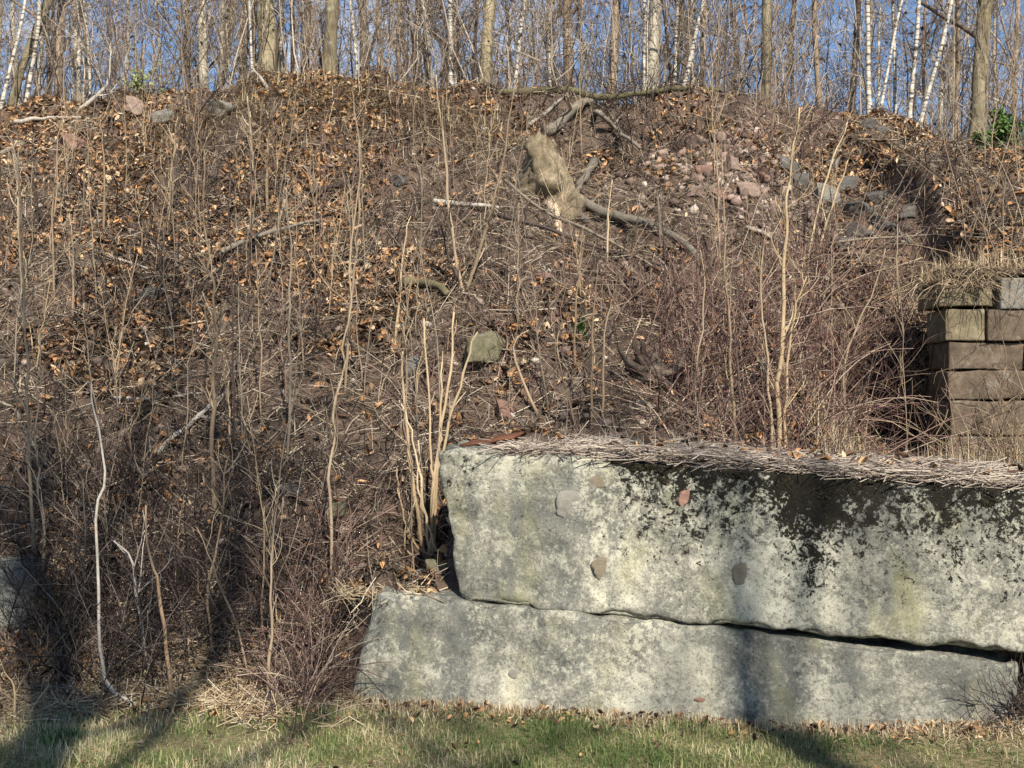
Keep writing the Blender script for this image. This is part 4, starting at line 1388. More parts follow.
# turf log on the crest edge
cl = []
for px in (498, 530, 560, 600, 640, 680, 722):
    ys = np.arange(12.4, 14.6, 0.03)
    zz = terrain((px - 512) / FPX * ys, ys)
    q = int(np.argmax((zz - CAMZ) / ys))
    cl.append([(px - 512) / FPX * ys[q], ys[q] - 0.05, zz[q] + 0.035])
cl = np.array(cl)
kz = np.polyfit(cl[:, 0], cl[:, 2], 1)
cl[:, 2] = 0.35 * cl[:, 2] + 0.65 * np.polyval(kz, cl[:, 0]) + 0.0
cl[:, 1] = np.convolve(np.pad(cl[:, 1], 1, mode='edge'), [0.3, 0.4, 0.3], 'valid')
mb = MB()
P = wobble(crom(cl, 26), 0.03, 4.4, 4)
mb.tubes(P - P[0], (0.042 * (1 + 0.16 * rng.normal(size=26)) * np.linspace(1, 0.7, 26))[None], 9, cap=True)
tag(mb.build('fallen_log', M['log_moss'], loc=P[0]), 'long mossy log lying along the crest above the undercut edge', 'log')

# broken stump: one butt, flared and split at the foot, pale torn top
p = hit(548, 206)
top = at(540, 143, p[1] - 0.10)
st_ = thing('tree_stump', p, 'pale splintered stump standing on the bank below the crest', 'stump')
K, S_ = 22, 30
tt = np.linspace(0, 1, K)
W = crom(np.array([[0.0, 0.12, -0.18], [0.02, 0.06, 0.12], (top - p) * 0.6, top - p]), K)
th = np.arange(S_) / S_ * 2 * math.pi
rad = np.interp(tt, [0, 0.25, 0.45, 0.6, 0.75, 1.0], [0.33, 0.29, 0.24, 0.205, 0.18, 0.15])
q3 = np.stack([np.cos(th)[None] * 1.6 + 0 * tt[:, None], np.sin(th)[None] * 1.6 + 0 * tt[:, None], tt[:, None] * 3.0 + 0 * th[None]], -1)
rr3 = rad[:, None] * (1 + 0.45 * fbm(q3 * np.array([1.3, 1.3, 1.3]) + 7.3, 3, 161) + 0.16 * fbm(q3 * np.array([5, 5, 2.2]), 3, 64))
V3 = W[:, None, :] + rr3[..., None] * np.stack([np.cos(th), np.sin(th) * 0.8, np.zeros(S_)], -1)[None]
jag = 0.10 * vnoise(np.stack([np.cos(th) * 2.5, np.sin(th) * 2.5, th * 0], -1), 9) + 0.03 * rng.normal(size=S_)
V3[-1, :, 2] += jag
V3[-2, :, 2] += jag * 0.7
V3[-3, :, 2] += jag * 0.4
k_, q_ = np.meshgrid(np.arange(K - 1), np.arange(S_), indexing='ij')
a_ = k_ * S_ + q_
b_ = k_ * S_ + (q_ + 1) % S_
mb = MB()
mb.add(V3.reshape(-1, 3), Q=np.stack([a_, b_, b_ + S_, a_ + S_], -1).reshape(-1, 4), r=np.repeat(0.30 + 0.12 * tt, S_) + 0.08 * rng.normal(size=K * S_))
mb.build('trunk', M['cutwood'], st_)
mb = MB()
Vc = np.vstack([V3[-1], (V3[-1].mean(0) + [0, 0, 0.0])[None]])
mb.add(Vc - np.array([0, 0, 0.004]), T=[(k, (k + 1) % S_, S_) for k in range(S_)], r=0.75)
mb.build('torn_top', M['cutwood'], st_)
for s_ in ((-0.50, -0.05, -0.12), (0.45, -0.05, -0.20), (0.10, -0.40, -0.30)):
    W = np.array([[0, 0, 0.05], np.array(s_) * 0.6 + [0, 0, 0.05], np.array(s_) * 1.1 + [0, 0, -0.05]])
    mb = MB()
    mb.tubes(crom(W, 8), np.linspace(0.08, 0.03, 8)[None], 7)
    mb.build('root', M['log_grey'], st_)
# upturned root
p = hit(648, 378)
ur = thing('root_stump', p, 'dark upturned root with curved arms in the middle right slope', 'stump')
mb = MB()
V, Q = box_grid(10, 10, 10)
S = norm(V) * np.array([0.13, 0.10, 0.11])
S = S * (1 + 0.35 * fbm(S * 12 + 5, 3, 77)[:, None])
mb.add(S + np.array([0, -0.06, 0.06]), Q=Q, r=0.3)
mb.build('root_crown', M['bark_dark'], ur)
s_ = p[1] / FPX
for arm in ([(0, 0), (-12, 2), (-22, -6), (-28, -16)], [(0, 0), (14, 6), (26, 0), (30, -14)], [(0, 0), (-6, -10), (-8, -22)], [(0, 0), (4, -10), (6, -20)], [(0, 0), (10, 10), (20, 18)], [(0, 0), (-9, -6), (-16, -20)]):
    W = np.array([[q[0] * s_ * 1.1, -0.12 - 0.03 * k, -q[1] * s_ * 1.15 + 0.08] for k, q in enumerate(arm)])
    mb = MB()
    mb.tubes(wobble(crom(W, 10), 0.01, arm[-1][0], 4), np.linspace(0.042, 0.016, 10)[None], 7, cap=True, r=U(.2, .6))
    mb.build('root_arm', M['bark_dark'], ur)


# ------------------------------------------------------------------ brambles and thickets
def bush(px, py, wpx, hpx, n, mat, label, cat='bramble', name='bramble', lean=0.0, thick=0.0035, sub=3, arch=-0.12, up0=1.0, deep=0.35, base=None):
    p = hit(px, py) if base is None else np.array(base)
    s = p[1] / FPX
    x = rng.normal(size=n) * wpx * s * 0.28
    y = rng.normal(size=n) * deep
    bad = (p[0] + x > -1.08) & (p[1] + y < front_y(p[0] + x) + 0.95) & (p[0] < 2.4)
    x = np.where(bad, -np.abs(x), x)
    x = np.where((p[0] + x > -1.08) & (p[1] + y < front_y(p[0] + x) + 0.95) & (p[0] < 2.4), np.minimum(x, -1.12 - p[0]), x)
    gz = terrain(p[0] + x, p[1] + y) if base is None else np.full(n, p[2])
    pos = np.stack([x, y, gz - p[2] - 0.02], -1)
    d = norm(np.stack([rng.normal(size=n) * 0.55 + lean, rng.normal(size=n) * 0.35 - 0.1, np.full(n, up0)], -1))
    L = U(0.45, 1.1, n) * hpx * s
    K = 8
    pts = [pos]
    for k in range(K - 1):
        d = norm(d + rng.normal(size=(n, 3)) * 0.11 + np.array([0, 0, arch]))
        pos = pos + d * (L / (K - 1))[:, None]
        pts.append(pos)
    P = np.stack(pts, 1)
    R = U(0.6, 1.4, n)[:, None] * thick * np.linspace(1.15, 0.5, K)
    root = thing(name, p, label, cat)
    mb = MB()
    mb.tubes(P, R, 4)
    tag(mb.build('canes', M[mat], root), kind='stuff')
    P1, R1 = grow(P, R, sub, 0.25, 1.0, (0.12, 0.4), (0.4, 1.0), 0.01, 0.16, 5, 0.6, 0.5)
    mb = MB()
    mb.tubes(P1, np.maximum(R1, 0.0015), 3)
    tag(mb.build('side_shoots', M[mat], root), kind='stuff')
    return root


BU = [
    (850, 440, 150, 210, 170, 'red_cane', 'big red-brown bramble fanning out before the abutment', 'bramble', 0.25),
    (905, 400, 70, 150, 80, 'red_cane', 'reddish bramble beside the dark end of the abutment', 'bramble', 0.1),
    (790, 445, 130, 160, 120, 'red_cane', 'reddish bramble round the foot of the thickest pale sapling', 'bramble', 0.1),
    (700, 410, 120, 130, 130, 'red_cane', 'purple bramble right of the upturned root', 'bramble', 0.15),
    (720, 330, 130, 110, 110, 'red_cane', 'purple bramble below the pale stick under the scree', 'bramble', 0.2),
    (815, 340, 130, 110, 110, 'red_cane', 'reddish bramble under the dark rocks', 'bramble', 0.2),
    (640, 320, 110, 70, 70, 'cane', 'low purple bramble above the upturned root', 'bramble', 0.1),
    (515, 340, 70, 60, 34, 'cane', 'low dark red bramble by the olive boulder', 'bramble', 0.0),
    (75, 600, 130, 130, 230, 'dark_cane', 'dense dark thicket right of the pale concrete lump', 'thicket', 0.0),
    (150, 640, 130, 140, 200, 'dark_cane', 'dark thicket round the rust brown stem', 'thicket', 0.0),
    (225, 600, 120, 110, 140, 'dark_cane', 'dark thicket behind the upright brown stem', 'thicket', 0.0),
    (320, 640, 90, 110, 120, 'cane', 'tangled brown brush against the left end of the lower block', 'thicket', 0.25),
    (375, 570, 90, 110, 80, 'cane', 'tangled brown brush left of the tan shoots', 'thicket', 0.1),
    (28, 700, 60, 90, 60, 'stem_rust', 'low bush of red twigs at the bottom left', 'shrub', 0.0),
    (60, 510, 110, 90, 100, 'dark_cane', 'dark brush above the pale concrete lump', 'thicket', 0.0),
    (290, 520, 120, 80, 110, 'dark_cane', 'dark brush around the dark shaded stone', 'thicket', 0.0),
    (160, 480, 130, 80, 50, 'dark_cane', 'dark brush below the grey slanting pole', 'thicket', 0.0),
    (90, 370, 110, 70, 34, 'dark_cane', 'thin brush below the crossed white sticks', 'thicket', 0.0),
    (170, 310, 150, 80, 110, 'dark_cane', 'thin dark brush left of the forked tan sapling', 'thicket', 0.0),
    (300, 330, 120, 80, 40, 'dark_cane', 'thin dark brush right of the forked tan sapling', 'thicket', 0.0),
    (200, 215, 120, 90, 40, 'dark_cane', 'twiggy brush below the grey slab stone', 'thicket', 0.0),
    (40, 230, 100, 90, 44, 'dark_cane', 'twiggy brush on the upper slope at the left edge', 'thicket', 0.0),
    (400, 230, 110, 70, 30, 'dark_cane', 'twiggy brush left of the whitish broken log', 'thicket', 0.0),
    (640, 132, 130, 60, 140, 'dark_cane', 'dark dead brush hanging under the crest log', 'thicket', 0.0),
    (565, 115, 80, 40, 70, 'dark_cane', 'dead twigs piled round the propped log', 'thicket', 0.0),
    (770, 150, 100, 80, 44, 'red_cane', 'reddish twiggy shrub over the scree below the olive trunk', 'shrub', 0.1),
    (800, 130, 60, 70, 30, 'cane', 'reddish twigs below the tan pole trunk', 'shrub', 0.0),
    (940, 180, 90, 60, 40, 'dark_cane', 'brown brush left of the thick tree at upper right', 'thicket', 0.0),
    (990, 230, 90, 60, 34, 'dark_cane', 'brown brush above the abutment cap', 'thicket', 0.0),
    (950, 440, 60, 130, 70, 'stem_tan', 'dry tan weeds at the corner of the abutment', 'weeds', 0.0),
    (1000, 470, 90, 130, 90, 'stem_tan', 'dry tan weeds before the brown masonry', 'weeds', 0.0),
    (985, 455, 90, 210, 70, 'stem_tan', 'tall dry stalks standing against the brown masonry', 'weeds', 0.0),
    (945, 450, 40, 190, 40, 'stem_tan', 'tall dry stalks clustered at the dark corner of the abutment', 'weeds', 0.0),
    (430, 440, 70, 80, 30, 'cane', 'thin brown brush behind the tan shoots', 'thicket', 0.0),
    (955, 310, 50, 60, 50, 'stem_tan', 'tuft of dry weeds growing from the top corner of the abutment', 'weeds', 0.0),
    (1018, 720, 50, 40, 60, 'dark_cane', 'dark twigs heaped at the right end of the lower block', 'thicket', 0.0),
]
for q in BU:
    kw = dict(thick=0.0055 if q[1] < 200 else (0.0045 if q[1] < 400 else 0.0035))
    if 'top corner' in q[6]:
        kw = dict(deep=0.04, thick=0.003, arch=-0.32, base=(MX0 + 0.14, MY0 - 0.05, 2.60))
    if 'right end of the lower' in q[6]:
        kw = dict(deep=0.08, thick=0.004)
    bush(q[0], q[1], q[2], q[3], q[4], q[5], q[6], q[7], q[7], q[8], **kw)

# many like thin saplings over the bank
SV = []
SVH = []
for k in range(12):
    L = U(0.6, 2.1)
    SVH.append(L)
    K = 10
    h = np.linspace(0, L, K)
    P = np.stack([h * U(-.16, .16), h * U(-.18, .05), h], -1)
    P = wobble(P, 0.03, k * 7.7, 2.5)
    P[0] = (0, 0, -0.05)
    R = U(0.0035, 0.0075) * np.linspace(1.1, 0.4, K)
    mt = ['stem_tan', 'stem_grey', 'stem_tan', 'dark_cane', 'stem_pale', 'cane'][k % 6]
    a_, b_ = MB(), MB()
    a_.tubes(P, R[None], 5, cap=True, r=U(.3, .7))
    P1, R1 = grow(P[None], R[None], int(U(7, 15)), 0.2, 1.0, (0.12, 0.5), (0.35, 0.9), 0.06, 0.14, 5, 0.6, 0.45)
    b_.tubes(P1, np.maximum(R1, 0.002), 4)
    P2, R2 = grow(P1, R1, 2, 0.25, 1.0, (0.06, 0.2), (0.4, 0.9), 0.05, 0.14, 4, 0.7, 0.5)
    b_.tubes(P2, np.maximum(R2, 0.0016), 3)
    SV.append((a_.mesh('stem', M[mt]), b_.mesh('twigs', M[mt])))
cnt = 0
while cnt < 150:
    x, y = U(-6, 6.2), U(6.6, 13.4)
    if abs(x) > 0.5 * y or (x > -0.5 and y < 7.3) or (x > 3.2 and y < 9.6):
        continue
    if (x > -1.5 and rng.random() < 0.35) or (y > 10.5 and rng.random() < 0.4):
        continue
    k = int(rng.integers(0, 12))
    loc = (x, y, float(terrain(x, y)))
    s = U(0.6, 1.15)
    ht = SVH[k] * s
    desc = '%s %s sapling' % ('knee-high' if ht < 0.65 else ('waist-high' if ht < 1.05 else 'head-high'), ['tan', 'grey', 'tan', 'dark', 'pale', 'reddish'][k % 6])
    root = thing('thin_sapling', loc, near_label(desc, loc), 'sapling', 'thin saplings scattered over the bank', U(0, 6.28))
    root.scale = (s, s, s)
    for nm, me in zip(('stem', 'twigs'), SV[k]):
        ob = bpy.data.objects.new(nm, me)
        if nm == 'twigs':
            ob['kind'] = 'stuff'
        COL.objects.link(ob)
        ob.parent = root
    cnt += 1


# ------------------------------------------------------------------ ground cover
def bank_points(n, ylo=6.3, yhi=14.6):
    X, Y = [], []
    tot = 0
    while tot < n:
        y = U(ylo, yhi, n)
        x = U(-0.58, 0.56, n) * y
        ok = ~((x > -0.45) & (y < front_y(x) + 1.05)) & ~((x > 3.3) & (y > 8.5) & (y < 9.3)) & ~((x > -1.0) & (y < front_y(x) + 0.1))
        X.append(x[ok])
        Y.append(y[ok])
        tot += ok.sum()
    return np.concatenate(X)[:n], np.concatenate(Y)[:n]


LEAF = np.array([[0, -.5, 0], [-.26, -.2, .10], [0, -.17, -.02], [.26, -.2, .10], [-.30, .16, .13], [0, .17, -.02], [.30, .16, .13], [0, .5, .04]])
LT = np.array([[0, 2, 1], [0, 3, 2], [4, 5, 7], [5, 6, 7]])
LQ = np.array([[1, 2, 5, 4], [2, 3, 6, 5]])


def scatter_leaves(mb, x, y, size, tilt=0.55, lift=0.015, z=None, rbias=0.0):
    n = len(x)
    z = terrain(x, y) if z is None else z
    N_ = norm(tnormal(x, y) + rng.normal(size=(n, 3)) * tilt)
    t = norm(np.cross(N_, rng.normal(size=(n, 3))))
    b = np.cross(N_, t)
    s = (U(0.45, 1.35, n) * size)[:, None, None]
    curl = U(0.2, 3.6, n)[:, None, None]
    L = LEAF[None] * s * np.stack([U(0.38, 0.95, n), np.ones(n), np.ones(n)], -1)[:, None, :] * (1 + 0.16 * rng.normal(size=(n, 8, 3)))
    V = np.stack([x, y, z + lift + U(0, 0.03, n)], -1)[:, None, :] + L[..., 0:1] * t[:, None] + L[..., 1:2] * b[:, None] + L[..., 2:3] * curl * N_[:, None]
    off = (np.arange(n) * 8)[:, None, None]
    mb.add(V.reshape(-1, 3), T=(LT[None] + off).reshape(-1, 3), Q=(LQ[None] + off).reshape(-1, 4), r=np.repeat(np.clip(rng.random(n) ** 1.3 + rbias, 0, 1), 8))


x, y = bank_points(120000)
q2 = np.stack([x, y, np.zeros_like(x)], -1)
dens = 0.44 + 1.6 * fbm(q2 * 0.9, 3, 51) + 0.6 * vnoise(q2 * np.array([2.2, 3.6, 1]), 53)
dens += 0.18 * sstep(0.5, -2.0, x)                          # deeper litter towards the left
dens -= 0.35 * np.exp(-(((x - 1.6) / 1.6) ** 2 + ((y - 10.3) / 1.6) ** 2))   # worn bare earth mid slope
keep = rng.random(len(x)) < np.clip(dens, 0.06, 1)
x, y = x[keep], y[keep]
mb = MB()
scatter_leaves(mb, x, y, 0.080, tilt=0.95, rbias=(0.22 * vnoise(np.stack([x, y, x * 0], -1) * np.array([2.0, 3.4, 1]), 57) + 0.15 * vnoise(np.stack([x, y, x * 0], -1) * 0.8, 55) + 0.07 * sstep(9.5, 11.0, y) + 0.16 * sstep(12.2, 13.0, y) * sstep(0.5, -0.5, x)))
tag(mb.build('leaf_litter', M['leaf'], smooth=False), 'brown fallen oak leaves covering the whole bank', 'leaf litter', kind='stuff')

mb = MB()
x, y = bank_points(52000)
n_ = len(x)
K = 4
Nn = tnormal(x, y)
d = rng.normal(size=(n_, 3))
d = norm(d - Nn * (d * Nn).sum(-1, keepdims=True) * U(0.55, 1.0, n_)[:, None])
L = U(0.06, 0.38, n_) * rng.choice([1, 1, 1, 1.8], n_)
base = np.stack([x, y, terrain(x, y) + U(0.01, 0.06, n_)], -1)
tt = np.linspace(-0.5, 0.5, K)
P = base[:, None] + d[:, None] * (tt[None] * L[:, None])[..., None] + rng.normal(size=(n_, K, 3)) * 0.008
mb.tubes(P, U(0.0015, 0.0048, n_)[:, None] * np.linspace(1, 0.6, K), 3)
tag(mb.build('twig_litter', M['twig']), 'fine grey and brown twigs strewn through the leaf litter', 'twig litter', kind='stuff')

# small stone chips
mb = MB()
x, y = bank_points(4200)
kp = rng.random(len(x)) < np.where((x > -0.5) & (x < 4), 1.0, 0.45)
x, y = x[kp], y[kp]
V, Q = box_grid(2, 2, 2)
V = norm(V) * 0.7 + V * 0.3
n_ = len(x)
sz = U(0.007, 0.026, n_) * rng.choice([1, 1, 1, 1.8], n_)
Rr = rng.normal(size=(n_, 3, 3))
Rr, _ = np.linalg.qr(Rr)
VV = np.einsum('nij,kj->nki', Rr, V) * sz[:, None, None] * (1 + 0.35 * rng.normal(size=(n_, len(V), 1)) * 0.6)
VV = VV * np.array([1, 1, 0.7]) + np.stack([x, y, terrain(x, y) + sz * 0.3], -1)[:, None]
off = (np.arange(n_) * len(V))[:, None, None]
mb.add(VV.reshape(-1, 3), Q=(Q[None] + off).reshape(-1, 4), r=np.repeat(rng.random(n_), len(V)))
M['chips'] = rnd_mat('stone_chips', [(0, (0.08, 0.067, 0.058)), (0.5, (0.17, 0.13, 0.11)), (0.85, (0.27, 0.205, 0.17)), (1, (0.5, 0.45, 0.38))], 0.95, 30, 0.2)
tag(mb.build('stone_chips', M['chips'], smooth=False), 'small stone chips lying in the bare earth of the bank', 'gravel', kind='stuff')


mb = MB()
n_ = 1500
sx_, sy_ = (718 - 512) / FPX * 12.0, 11.9
x = sx_ + rng.normal(size=n_) * 0.45
y = sy_ + rng.normal(size=n_) * 0.6
y = np.clip(y, 10.6, 13.2)
sz = U(0.015, 0.06, n_) * rng.choice([0.6, 1, 1.3], n_)
Rr, _ = np.linalg.qr(rng.normal(size=(n_, 3, 3)))
V, Q = box_grid(1, 1, 1)
V = V * 0.75
off = None
VV = np.einsum('nij,nkj->nki', Rr, V[None] * (1 + 0.28 * rng.normal(size=(n_, len(V), 3))) * np.array([1, 0.8, 0.55])) * sz[:, None, None]
VV = VV + np.stack([x, y, terrain(x, y) + sz * 0.2], -1)[:, None]
off = (np.arange(n_) * len(V))[:, None, None]
mb.add(VV.reshape(-1, 3), Q=(Q[None] + off).reshape(-1, 4), r=np.repeat(rng.random(n_), len(V)))
M['scree'] = rnd_mat('pinkish_scree', [(0, (0.07, 0.053, 0.045)), (0.5, (0.175, 0.125, 0.103)), (0.85, (0.29, 0.21, 0.175)), (1, (0.46, 0.40, 0.34))], 0.95, 30, 0.2)
tag(mb.build('scree', M['scree'], smooth=False), 'pinkish broken scree spilling down below the crest', 'scree', kind='stuff')


def blades(mb, x, y, z, hgt, wid, lean, K=3, rnd=None, droop=0.3):
    n = len(x)
    az = U(0, 6.283, n)
    d = np.stack([np.cos(az), np.sin(az), np.zeros(n)], -1)
    side = np.stack([-np.sin(az + U(-1, 1, n)), np.cos(az), np.zeros(n)], -1)
    ln = np.abs(rng.normal(size=n)) * lean
    t = np.linspace(0, 1, K)
    h = hgt[:, None]
    P = np.stack([x, y, z], -1)[:, None] + d[:, None] * (ln[:, None] * h * (t[None] ** 1.5))[..., None]
    P[..., 2] += h * t[None] / np.sqrt(1 + ln[:, None] ** 2) - droop * h * (ln[:, None]) * t[None] ** 2 * 0.4
    wv = wid[:, None] * np.array([1, 0.8, 0.15] if K == 3 else np.linspace(1, 0.15, K))[None]
    A_ = P - side[:, None] * wv[..., None] * 0.5
    B_ = P + side[:, None] * wv[..., None] * 0.5
    V = np.stack([A_, B_], 2).reshape(n, K * 2, 3)
    q = []
    for k in range(K - 1):
        q.append((2 * k, 2 * k + 1, 2 * k + 3, 2 * k + 2))
    off = (np.arange(n) * K * 2)[:, None, None]
    r = rng.random(n) if rnd is None else rnd
    mb.add(V.reshape(-1, 3), Q=(np.array(q)[None] + off).reshape(-1, 4), r=np.repeat(r, K * 2))


# lawn in front
n_ = 140000
x = U(-3.6, 3.8, n_)
y = U(4.3, 6.5, n_)
q2 = np.stack([x, y, np.zeros_like(x)], -1)
gd = 0.55 + 0.6 * fbm(q2 * 1.1, 3, 81) + 0.25 * vnoise(q2 * 5, 82)
edge = np.where(x > -0.9, front_y(x) - 0.10 - 0.14 * sstep(0.2, 2.2, x), 6.15 + 0.12 * vnoise(q2 * 2, 83) - 0.15 * sstep(-2.0, -2.9, x))
keep = (y < edge + 0.06 * rng.normal(size=n_)) & (rng.random(n_) < np.clip(gd + 0.25, 0.12, 1))
x, y, q2 = x[keep], y[keep], q2[keep]
mb = MB()
green = 0.30 * fbm(q2 * 1.6, 3, 84) + 0.22 * sstep(-1.2, 0.6, x) + 0.10
rv = np.clip(rng.random(len(x)) * 0.9 + 0.36 - green * 1.5 + 0.15 * vnoise(q2 * 4, 88), 0, 1)
blades(mb, x, y, terrain(x, y) - 0.004, U(0.02, 0.07, len(x)) * (1 + 0.5 * vnoise(q2 * 3.5, 87)), U(0.0025, 0.005, len(x)), 1.2, rnd=rv)
tag(mb.build('lawn_grass', M['grass'], smooth=False), 'short spring grass along the foot of the blocks', 'grass', kind='stuff')

# straw along the toe of the slope and before the blocks
mb = MB()
n_ = 2500
x = U(-3.6, -0.85, n_)
y = 6.2 + rng.normal(size=n_) * 0.2
blades(mb, x, y, terrain(x, y), U(0.04, 0.16, n_), U(0.003, 0.006, n_), 2.2, droop=0.6)
n_ = 9000
x = U(-3.6, -0.8, n_)
y = 6.22 + rng.normal(size=n_) * 0.22
den = fbm(np.stack([x, y, x * 0], -1) * 2.2, 3, 95)
x, y = x[den > -0.25], y[den > -0.25]
n_ = len(x)
d = norm(np.stack([rng.normal(size=n_), rng.normal(size=n_) * 0.6, rng.normal(size=n_) * 0.35 + 0.1], -1))
L = U(0.06, 0.34, n_)
P = np.stack([x, y, terrain(x, y) + U(0.005, 0.07, n_)], -1)[:, None] + d[:, None] * (np.linspace(-.5, .5, 4) * L[:, None])[..., None] + rng.normal(size=(n_, 4, 3)) * 0.01
mb.tubes(P, U(0.0012, 0.0032, n_)[:, None] * np.ones(4), 3)
n_ = 6000
x = U(-0.9, 2.9, n_)
y = front_y(x) - np.abs(rng.normal(size=n_)) * (0.08 + 0.07 * sstep(0.5, 2.5, x)) - 0.01
blades(mb, x, y, terrain(x, y), U(0.02, 0.08, n_), U(0.003, 0.006, n_), 1.8, droop=0.7)
n_ = 5000
x = U(2.2, 5.0, n_)
y = U(7.0, 8.6, n_)
blades(mb, x, y, terrain(x, y), U(0.10, 0.42, n_), U(0.003, 0.007, n_), 0.8, droop=0.4)
n_ = 4200
x = U(-5.8, 5.5, n_)
y = U(7.0, 14.2, n_)
cl_ = fbm(np.stack([x, y, x * 0], -1) * 1.7, 2, 93)
kp = (cl_ > 0.25) & ~((x > 3.2) & (y < 9.5)) & ~((x > -0.45) & (y < 7.3))
x, y = x[kp], y[kp]
blades(mb, x, y, terrain(x, y), U(0.08, 0.3, len(x)), U(0.004, 0.008, len(x)), 1.2, droop=0.5)
n_ = 7000
x = U(-4.4, 0.4, n_)
y = 12.9 + rng.normal(size=n_) * 0.40
blades(mb, x, y, terrain(x, y) + 0.02, U(0.08, 0.24, n_), U(0.005, 0.009, n_), 3.2, droop=0.8)
n_ = 2600
x = U(3.25, 5.4, n_)
y = MY0 + 0.06 + np.abs(rng.normal(size=n_)) * 0.3
blades(mb, x, y, np.full(n_, 2.74) - 0.10 * (x < 3.5), U(0.06, 0.26, n_), U(0.004, 0.008, n_), 2.0, droop=0.8)
n_ = 330
x = U(-0.97, -0.45, n_)
y = U(6.2, 6.6, n_)
d = norm(np.stack([rng.normal(size=n_), rng.normal(size=n_) * 0.5, rng.normal(size=n_) * 0.25 + 0.08], -1))
P = np.stack([x, y, np.full(n_, 0.575) + U(0.005, 0.04, n_)], -1)[:, None] + d[:, None] * (np.linspace(-.5, .5, 4) * U(0.06, 0.28, n_)[:, None])[..., None] + rng.normal(size=(n_, 4, 3)) * 0.012
mb.tubes(P, U(0.0015, 0.0038, n_)[:, None] * np.ones(4), 3)
tag(mb.build('dry_grass', M['straw'], smooth=False), 'straw coloured dead grass along the toe of the bank', 'dry grass', kind='stuff')

# mat of dead stalks on top of the upper block
CU = [[[U00, U01], [U00 + dep, U01 + dep]], [[U10, U11], [U10 + dep, U11 + dep]]]
n_ = 12500
uu = np.clip(0.075 + 0.94 * rng.random(n_), 0, 1)
vv = 0.02 + 1.25 * rng.random(n_)
TP = trilin(np.stack([uu, vv, np.ones(n_)], -1), CU)
thick = 0.02 + 0.07 * sstep(0.07, 0.27, uu) * (0.6 + 0.5 * vnoise(np.stack([uu * 9, vv * 2, uu * 0], -1), 8))
TP[:, 2] += thick * rng.random(n_) + 0.012
az = rng.normal(size=n_) * 0.75 + np.where(rng.random(n_) < 0.5, 0, math.pi)
L = U(0.10, 0.5, n_)
d = np.stack([np.cos(az), np.sin(az) * 0.7, U(-0.10, 0.16, n_)], -1)
K = 4
tt = np.linspace(-0.5, 0.5, K)
P = TP[:, None] + d[:, None] * (tt * L[:, None])[..., None] + rng.normal(size=(n_, K, 3)) * 0.012
P[..., 2] -= 0.08 * np.clip((front_y(P[..., 0]) + 0.10) - P[..., 1], 0, None)
mb = MB()
mb.tubes(P, U(0.0015, 0.0042, n_)[:, None] * np.ones(K), 3)
n2 = 1500
uu = 0.1 + 0.9 * rng.random(n2)
TP = trilin(np.stack([uu, 0.1 + 1.2 * rng.random(n2), np.ones(n2)], -1), CU)
blades(mb, TP[:, 0], TP[:, 1], TP[:, 2], U(0.05, 0.22, n2), U(0.002, 0.005, n2), 1.1)
tag(mb.build('dead_stalk_mat', M['greystraw']), 'matted grey dead grass and stalks on top of the upper block', 'dry grass', kind='stuff')
mb = MB()
n3 = 160
x = U(-0.95, -0.42, n3)
y = U(6.25, 6.8, n3)
scatter_leaves(mb, x, y, 0.065, 0.7, 0.02, np.maximum(terrain(x, y), 0.57))
n3 = 260
uu = 0.2 + 0.8 * rng.random(n3)
TP = trilin(np.stack([uu, 0.1 + 0.9 * rng.random(n3), np.ones(n3)], -1), CU)
scatter_leaves(mb, TP[:, 0], TP[:, 1], 0.07, 0.4, 0.05, TP[:, 2] + 0.02)
n3 = 520
x = U(-3.4, 3.0, n3)
y = np.where(x > -0.9, front_y(x) - np.abs(rng.normal(size=n3)) * 0.17, 6.05 + rng.normal(size=n3) * 0.15)
scatter_leaves(mb, x, y, 0.042, 0.6, 0.008)
n3 = 900
x = U(2.62, 6.0, n3)
y = U(5.2, 7.2, n3)
scatter_leaves(mb, x, y, 0.06, 0.6, 0.015)
n3 = 60
x = U(-3.0, 3.0, n3)
y = U(4.8, 5.7, n3)
scatter_leaves(mb, x, y, 0.035, 0.5, 0.015)
tag(mb.build('blown_leaves', M['leaf'], smooth=False), 'dry leaves blown onto the block top and into the grass', 'leaf litter', kind='stuff')

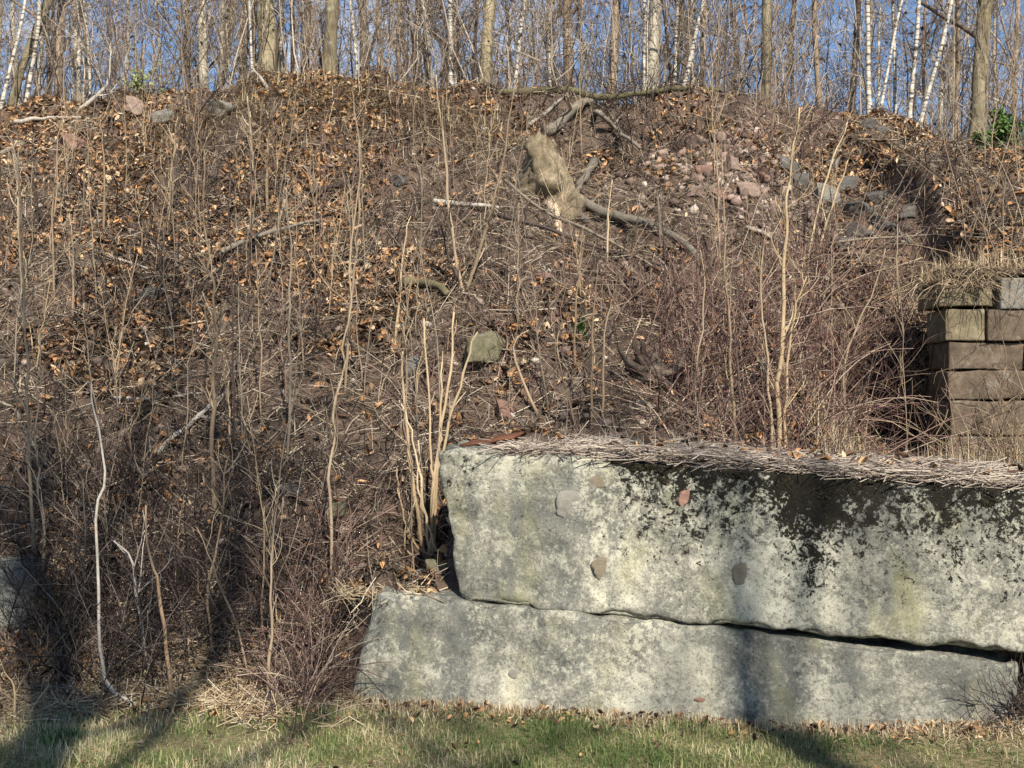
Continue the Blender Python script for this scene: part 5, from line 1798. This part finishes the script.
# ------------------------------------------------------------------ evergreen bits
def leafy_shrub(px, py, wpx, hpx, y, n, mat, label, size=0.05, group=None):
    x0 = (px - 512) / FPX * y
    z0 = float(terrain(x0, y))
    s = y / FPX
    root = thing('evergreen_shrub', (x0, y, z0), label, 'shrub', group)
    ns = 14
    h = hpx * s
    K = 6
    d = norm(np.stack([rng.normal(size=ns) * wpx / hpx * 0.6, rng.normal(size=ns) * 0.4, np.ones(ns)], -1))
    L = U(0.5, 1.1, ns) * h
    P = d[:, None] * (np.linspace(0, 1, K)[None] * L[:, None])[..., None] + rng.normal(size=(ns, K, 3)) * 0.015
    R = 0.008 * np.linspace(1, .4, K)[None] * np.ones((ns, 1))
    P1, R1 = grow(P, R, 6, 0.2, 1, (h * 0.15, h * 0.4), (0.5, 1.1), 0.03, 0.15, 5, 0.6, 0.5)
    mb = MB()
    mb.tubes(P, R, 4)
    mb.tubes(P1, R1, 3)
    tag(mb.build('stems', M['dark_cane'], root), kind='stuff')
    mb = MB()
    leaves_on(mb, P1, n, size, 2)
    tag(mb.build('foliage', M[mat], root, smooth=False), kind='stuff')
    return root


leafy_shrub(1008, 172, 52, 44, 13.2, 800, 'greenleaf', 'green evergreen shrub right of the thick tree at upper right', 0.07)
leafy_shrub(958, 128, 34, 30, 15.0, 700, 'greenleaf', 'dark evergreen shrub left of the thick tree at upper right', 0.07)
leafy_shrub(146, 84, 36, 36, 13.75, 260, 'palegreen', 'small pale green shrub on the crest at left', 0.05)
for px, py, w_ in [(66, 660, 14), (582, 333, 12), (64, 742, 22)]:
    p = hit(px, py)
    mb = MB()
    n_ = 120
    x = p[0] + rng.normal(size=n_) * w_ * p[1] / FPX * 0.4
    y = p[1] + rng.normal(size=n_) * 0.05
    blades(mb, x - p[0], y - p[1], terrain(x, y) - p[2], U(0.03, 0.09, n_), U(0.008, 0.018, n_), 0.9, rnd=rng.random(n_) * 0.9)
    tag(mb.build('green_weed', M['greenleaf'], loc=p), kind='stuff', label={66: 'small green weed in the straw at lower left', 582: 'small green weed above the pink stones', 64: 'green weed in the grass at the bottom left'}[px], cat='weed')

# moss cushions along the top edge of the upper block
mb = MB()
n_ = 12000
uu = 0.20 + 0.80 * rng.random(n_)
ww = 1 - np.abs(rng.normal(size=n_)) * 0.07
mk = fbm(np.stack([uu * 22, ww * 6, uu * 0], -1), 4, 12) + 0.15 - (1 - ww) * 3.0
uu, ww = uu[mk > 0], ww[mk > 0]
n_ = len(uu)
TP = trilin(np.stack([uu, np.zeros(n_), ww], -1), CU)
V, Q = box_grid(2, 2, 2)
V = norm(V)
sz = U(0.003, 0.009, n_)
VV = V[None] * sz[:, None, None] * (1 + 0.3 * rng.normal(size=(n_, len(V), 1))) * np.array([1.3, 0.55, 1.0]) + TP[:, None] + np.array([0, 0.004, -0.006])
off = (np.arange(n_) * len(V))[:, None, None]
mb.add(VV.reshape(-1, 3), Q=(Q[None] + off).reshape(-1, 4), r=np.repeat(rng.random(n_), len(V)))
tag(mb.build('moss', M['moss']), 'dark moss cushions along the top edge of the upper block', 'moss', kind='stuff')
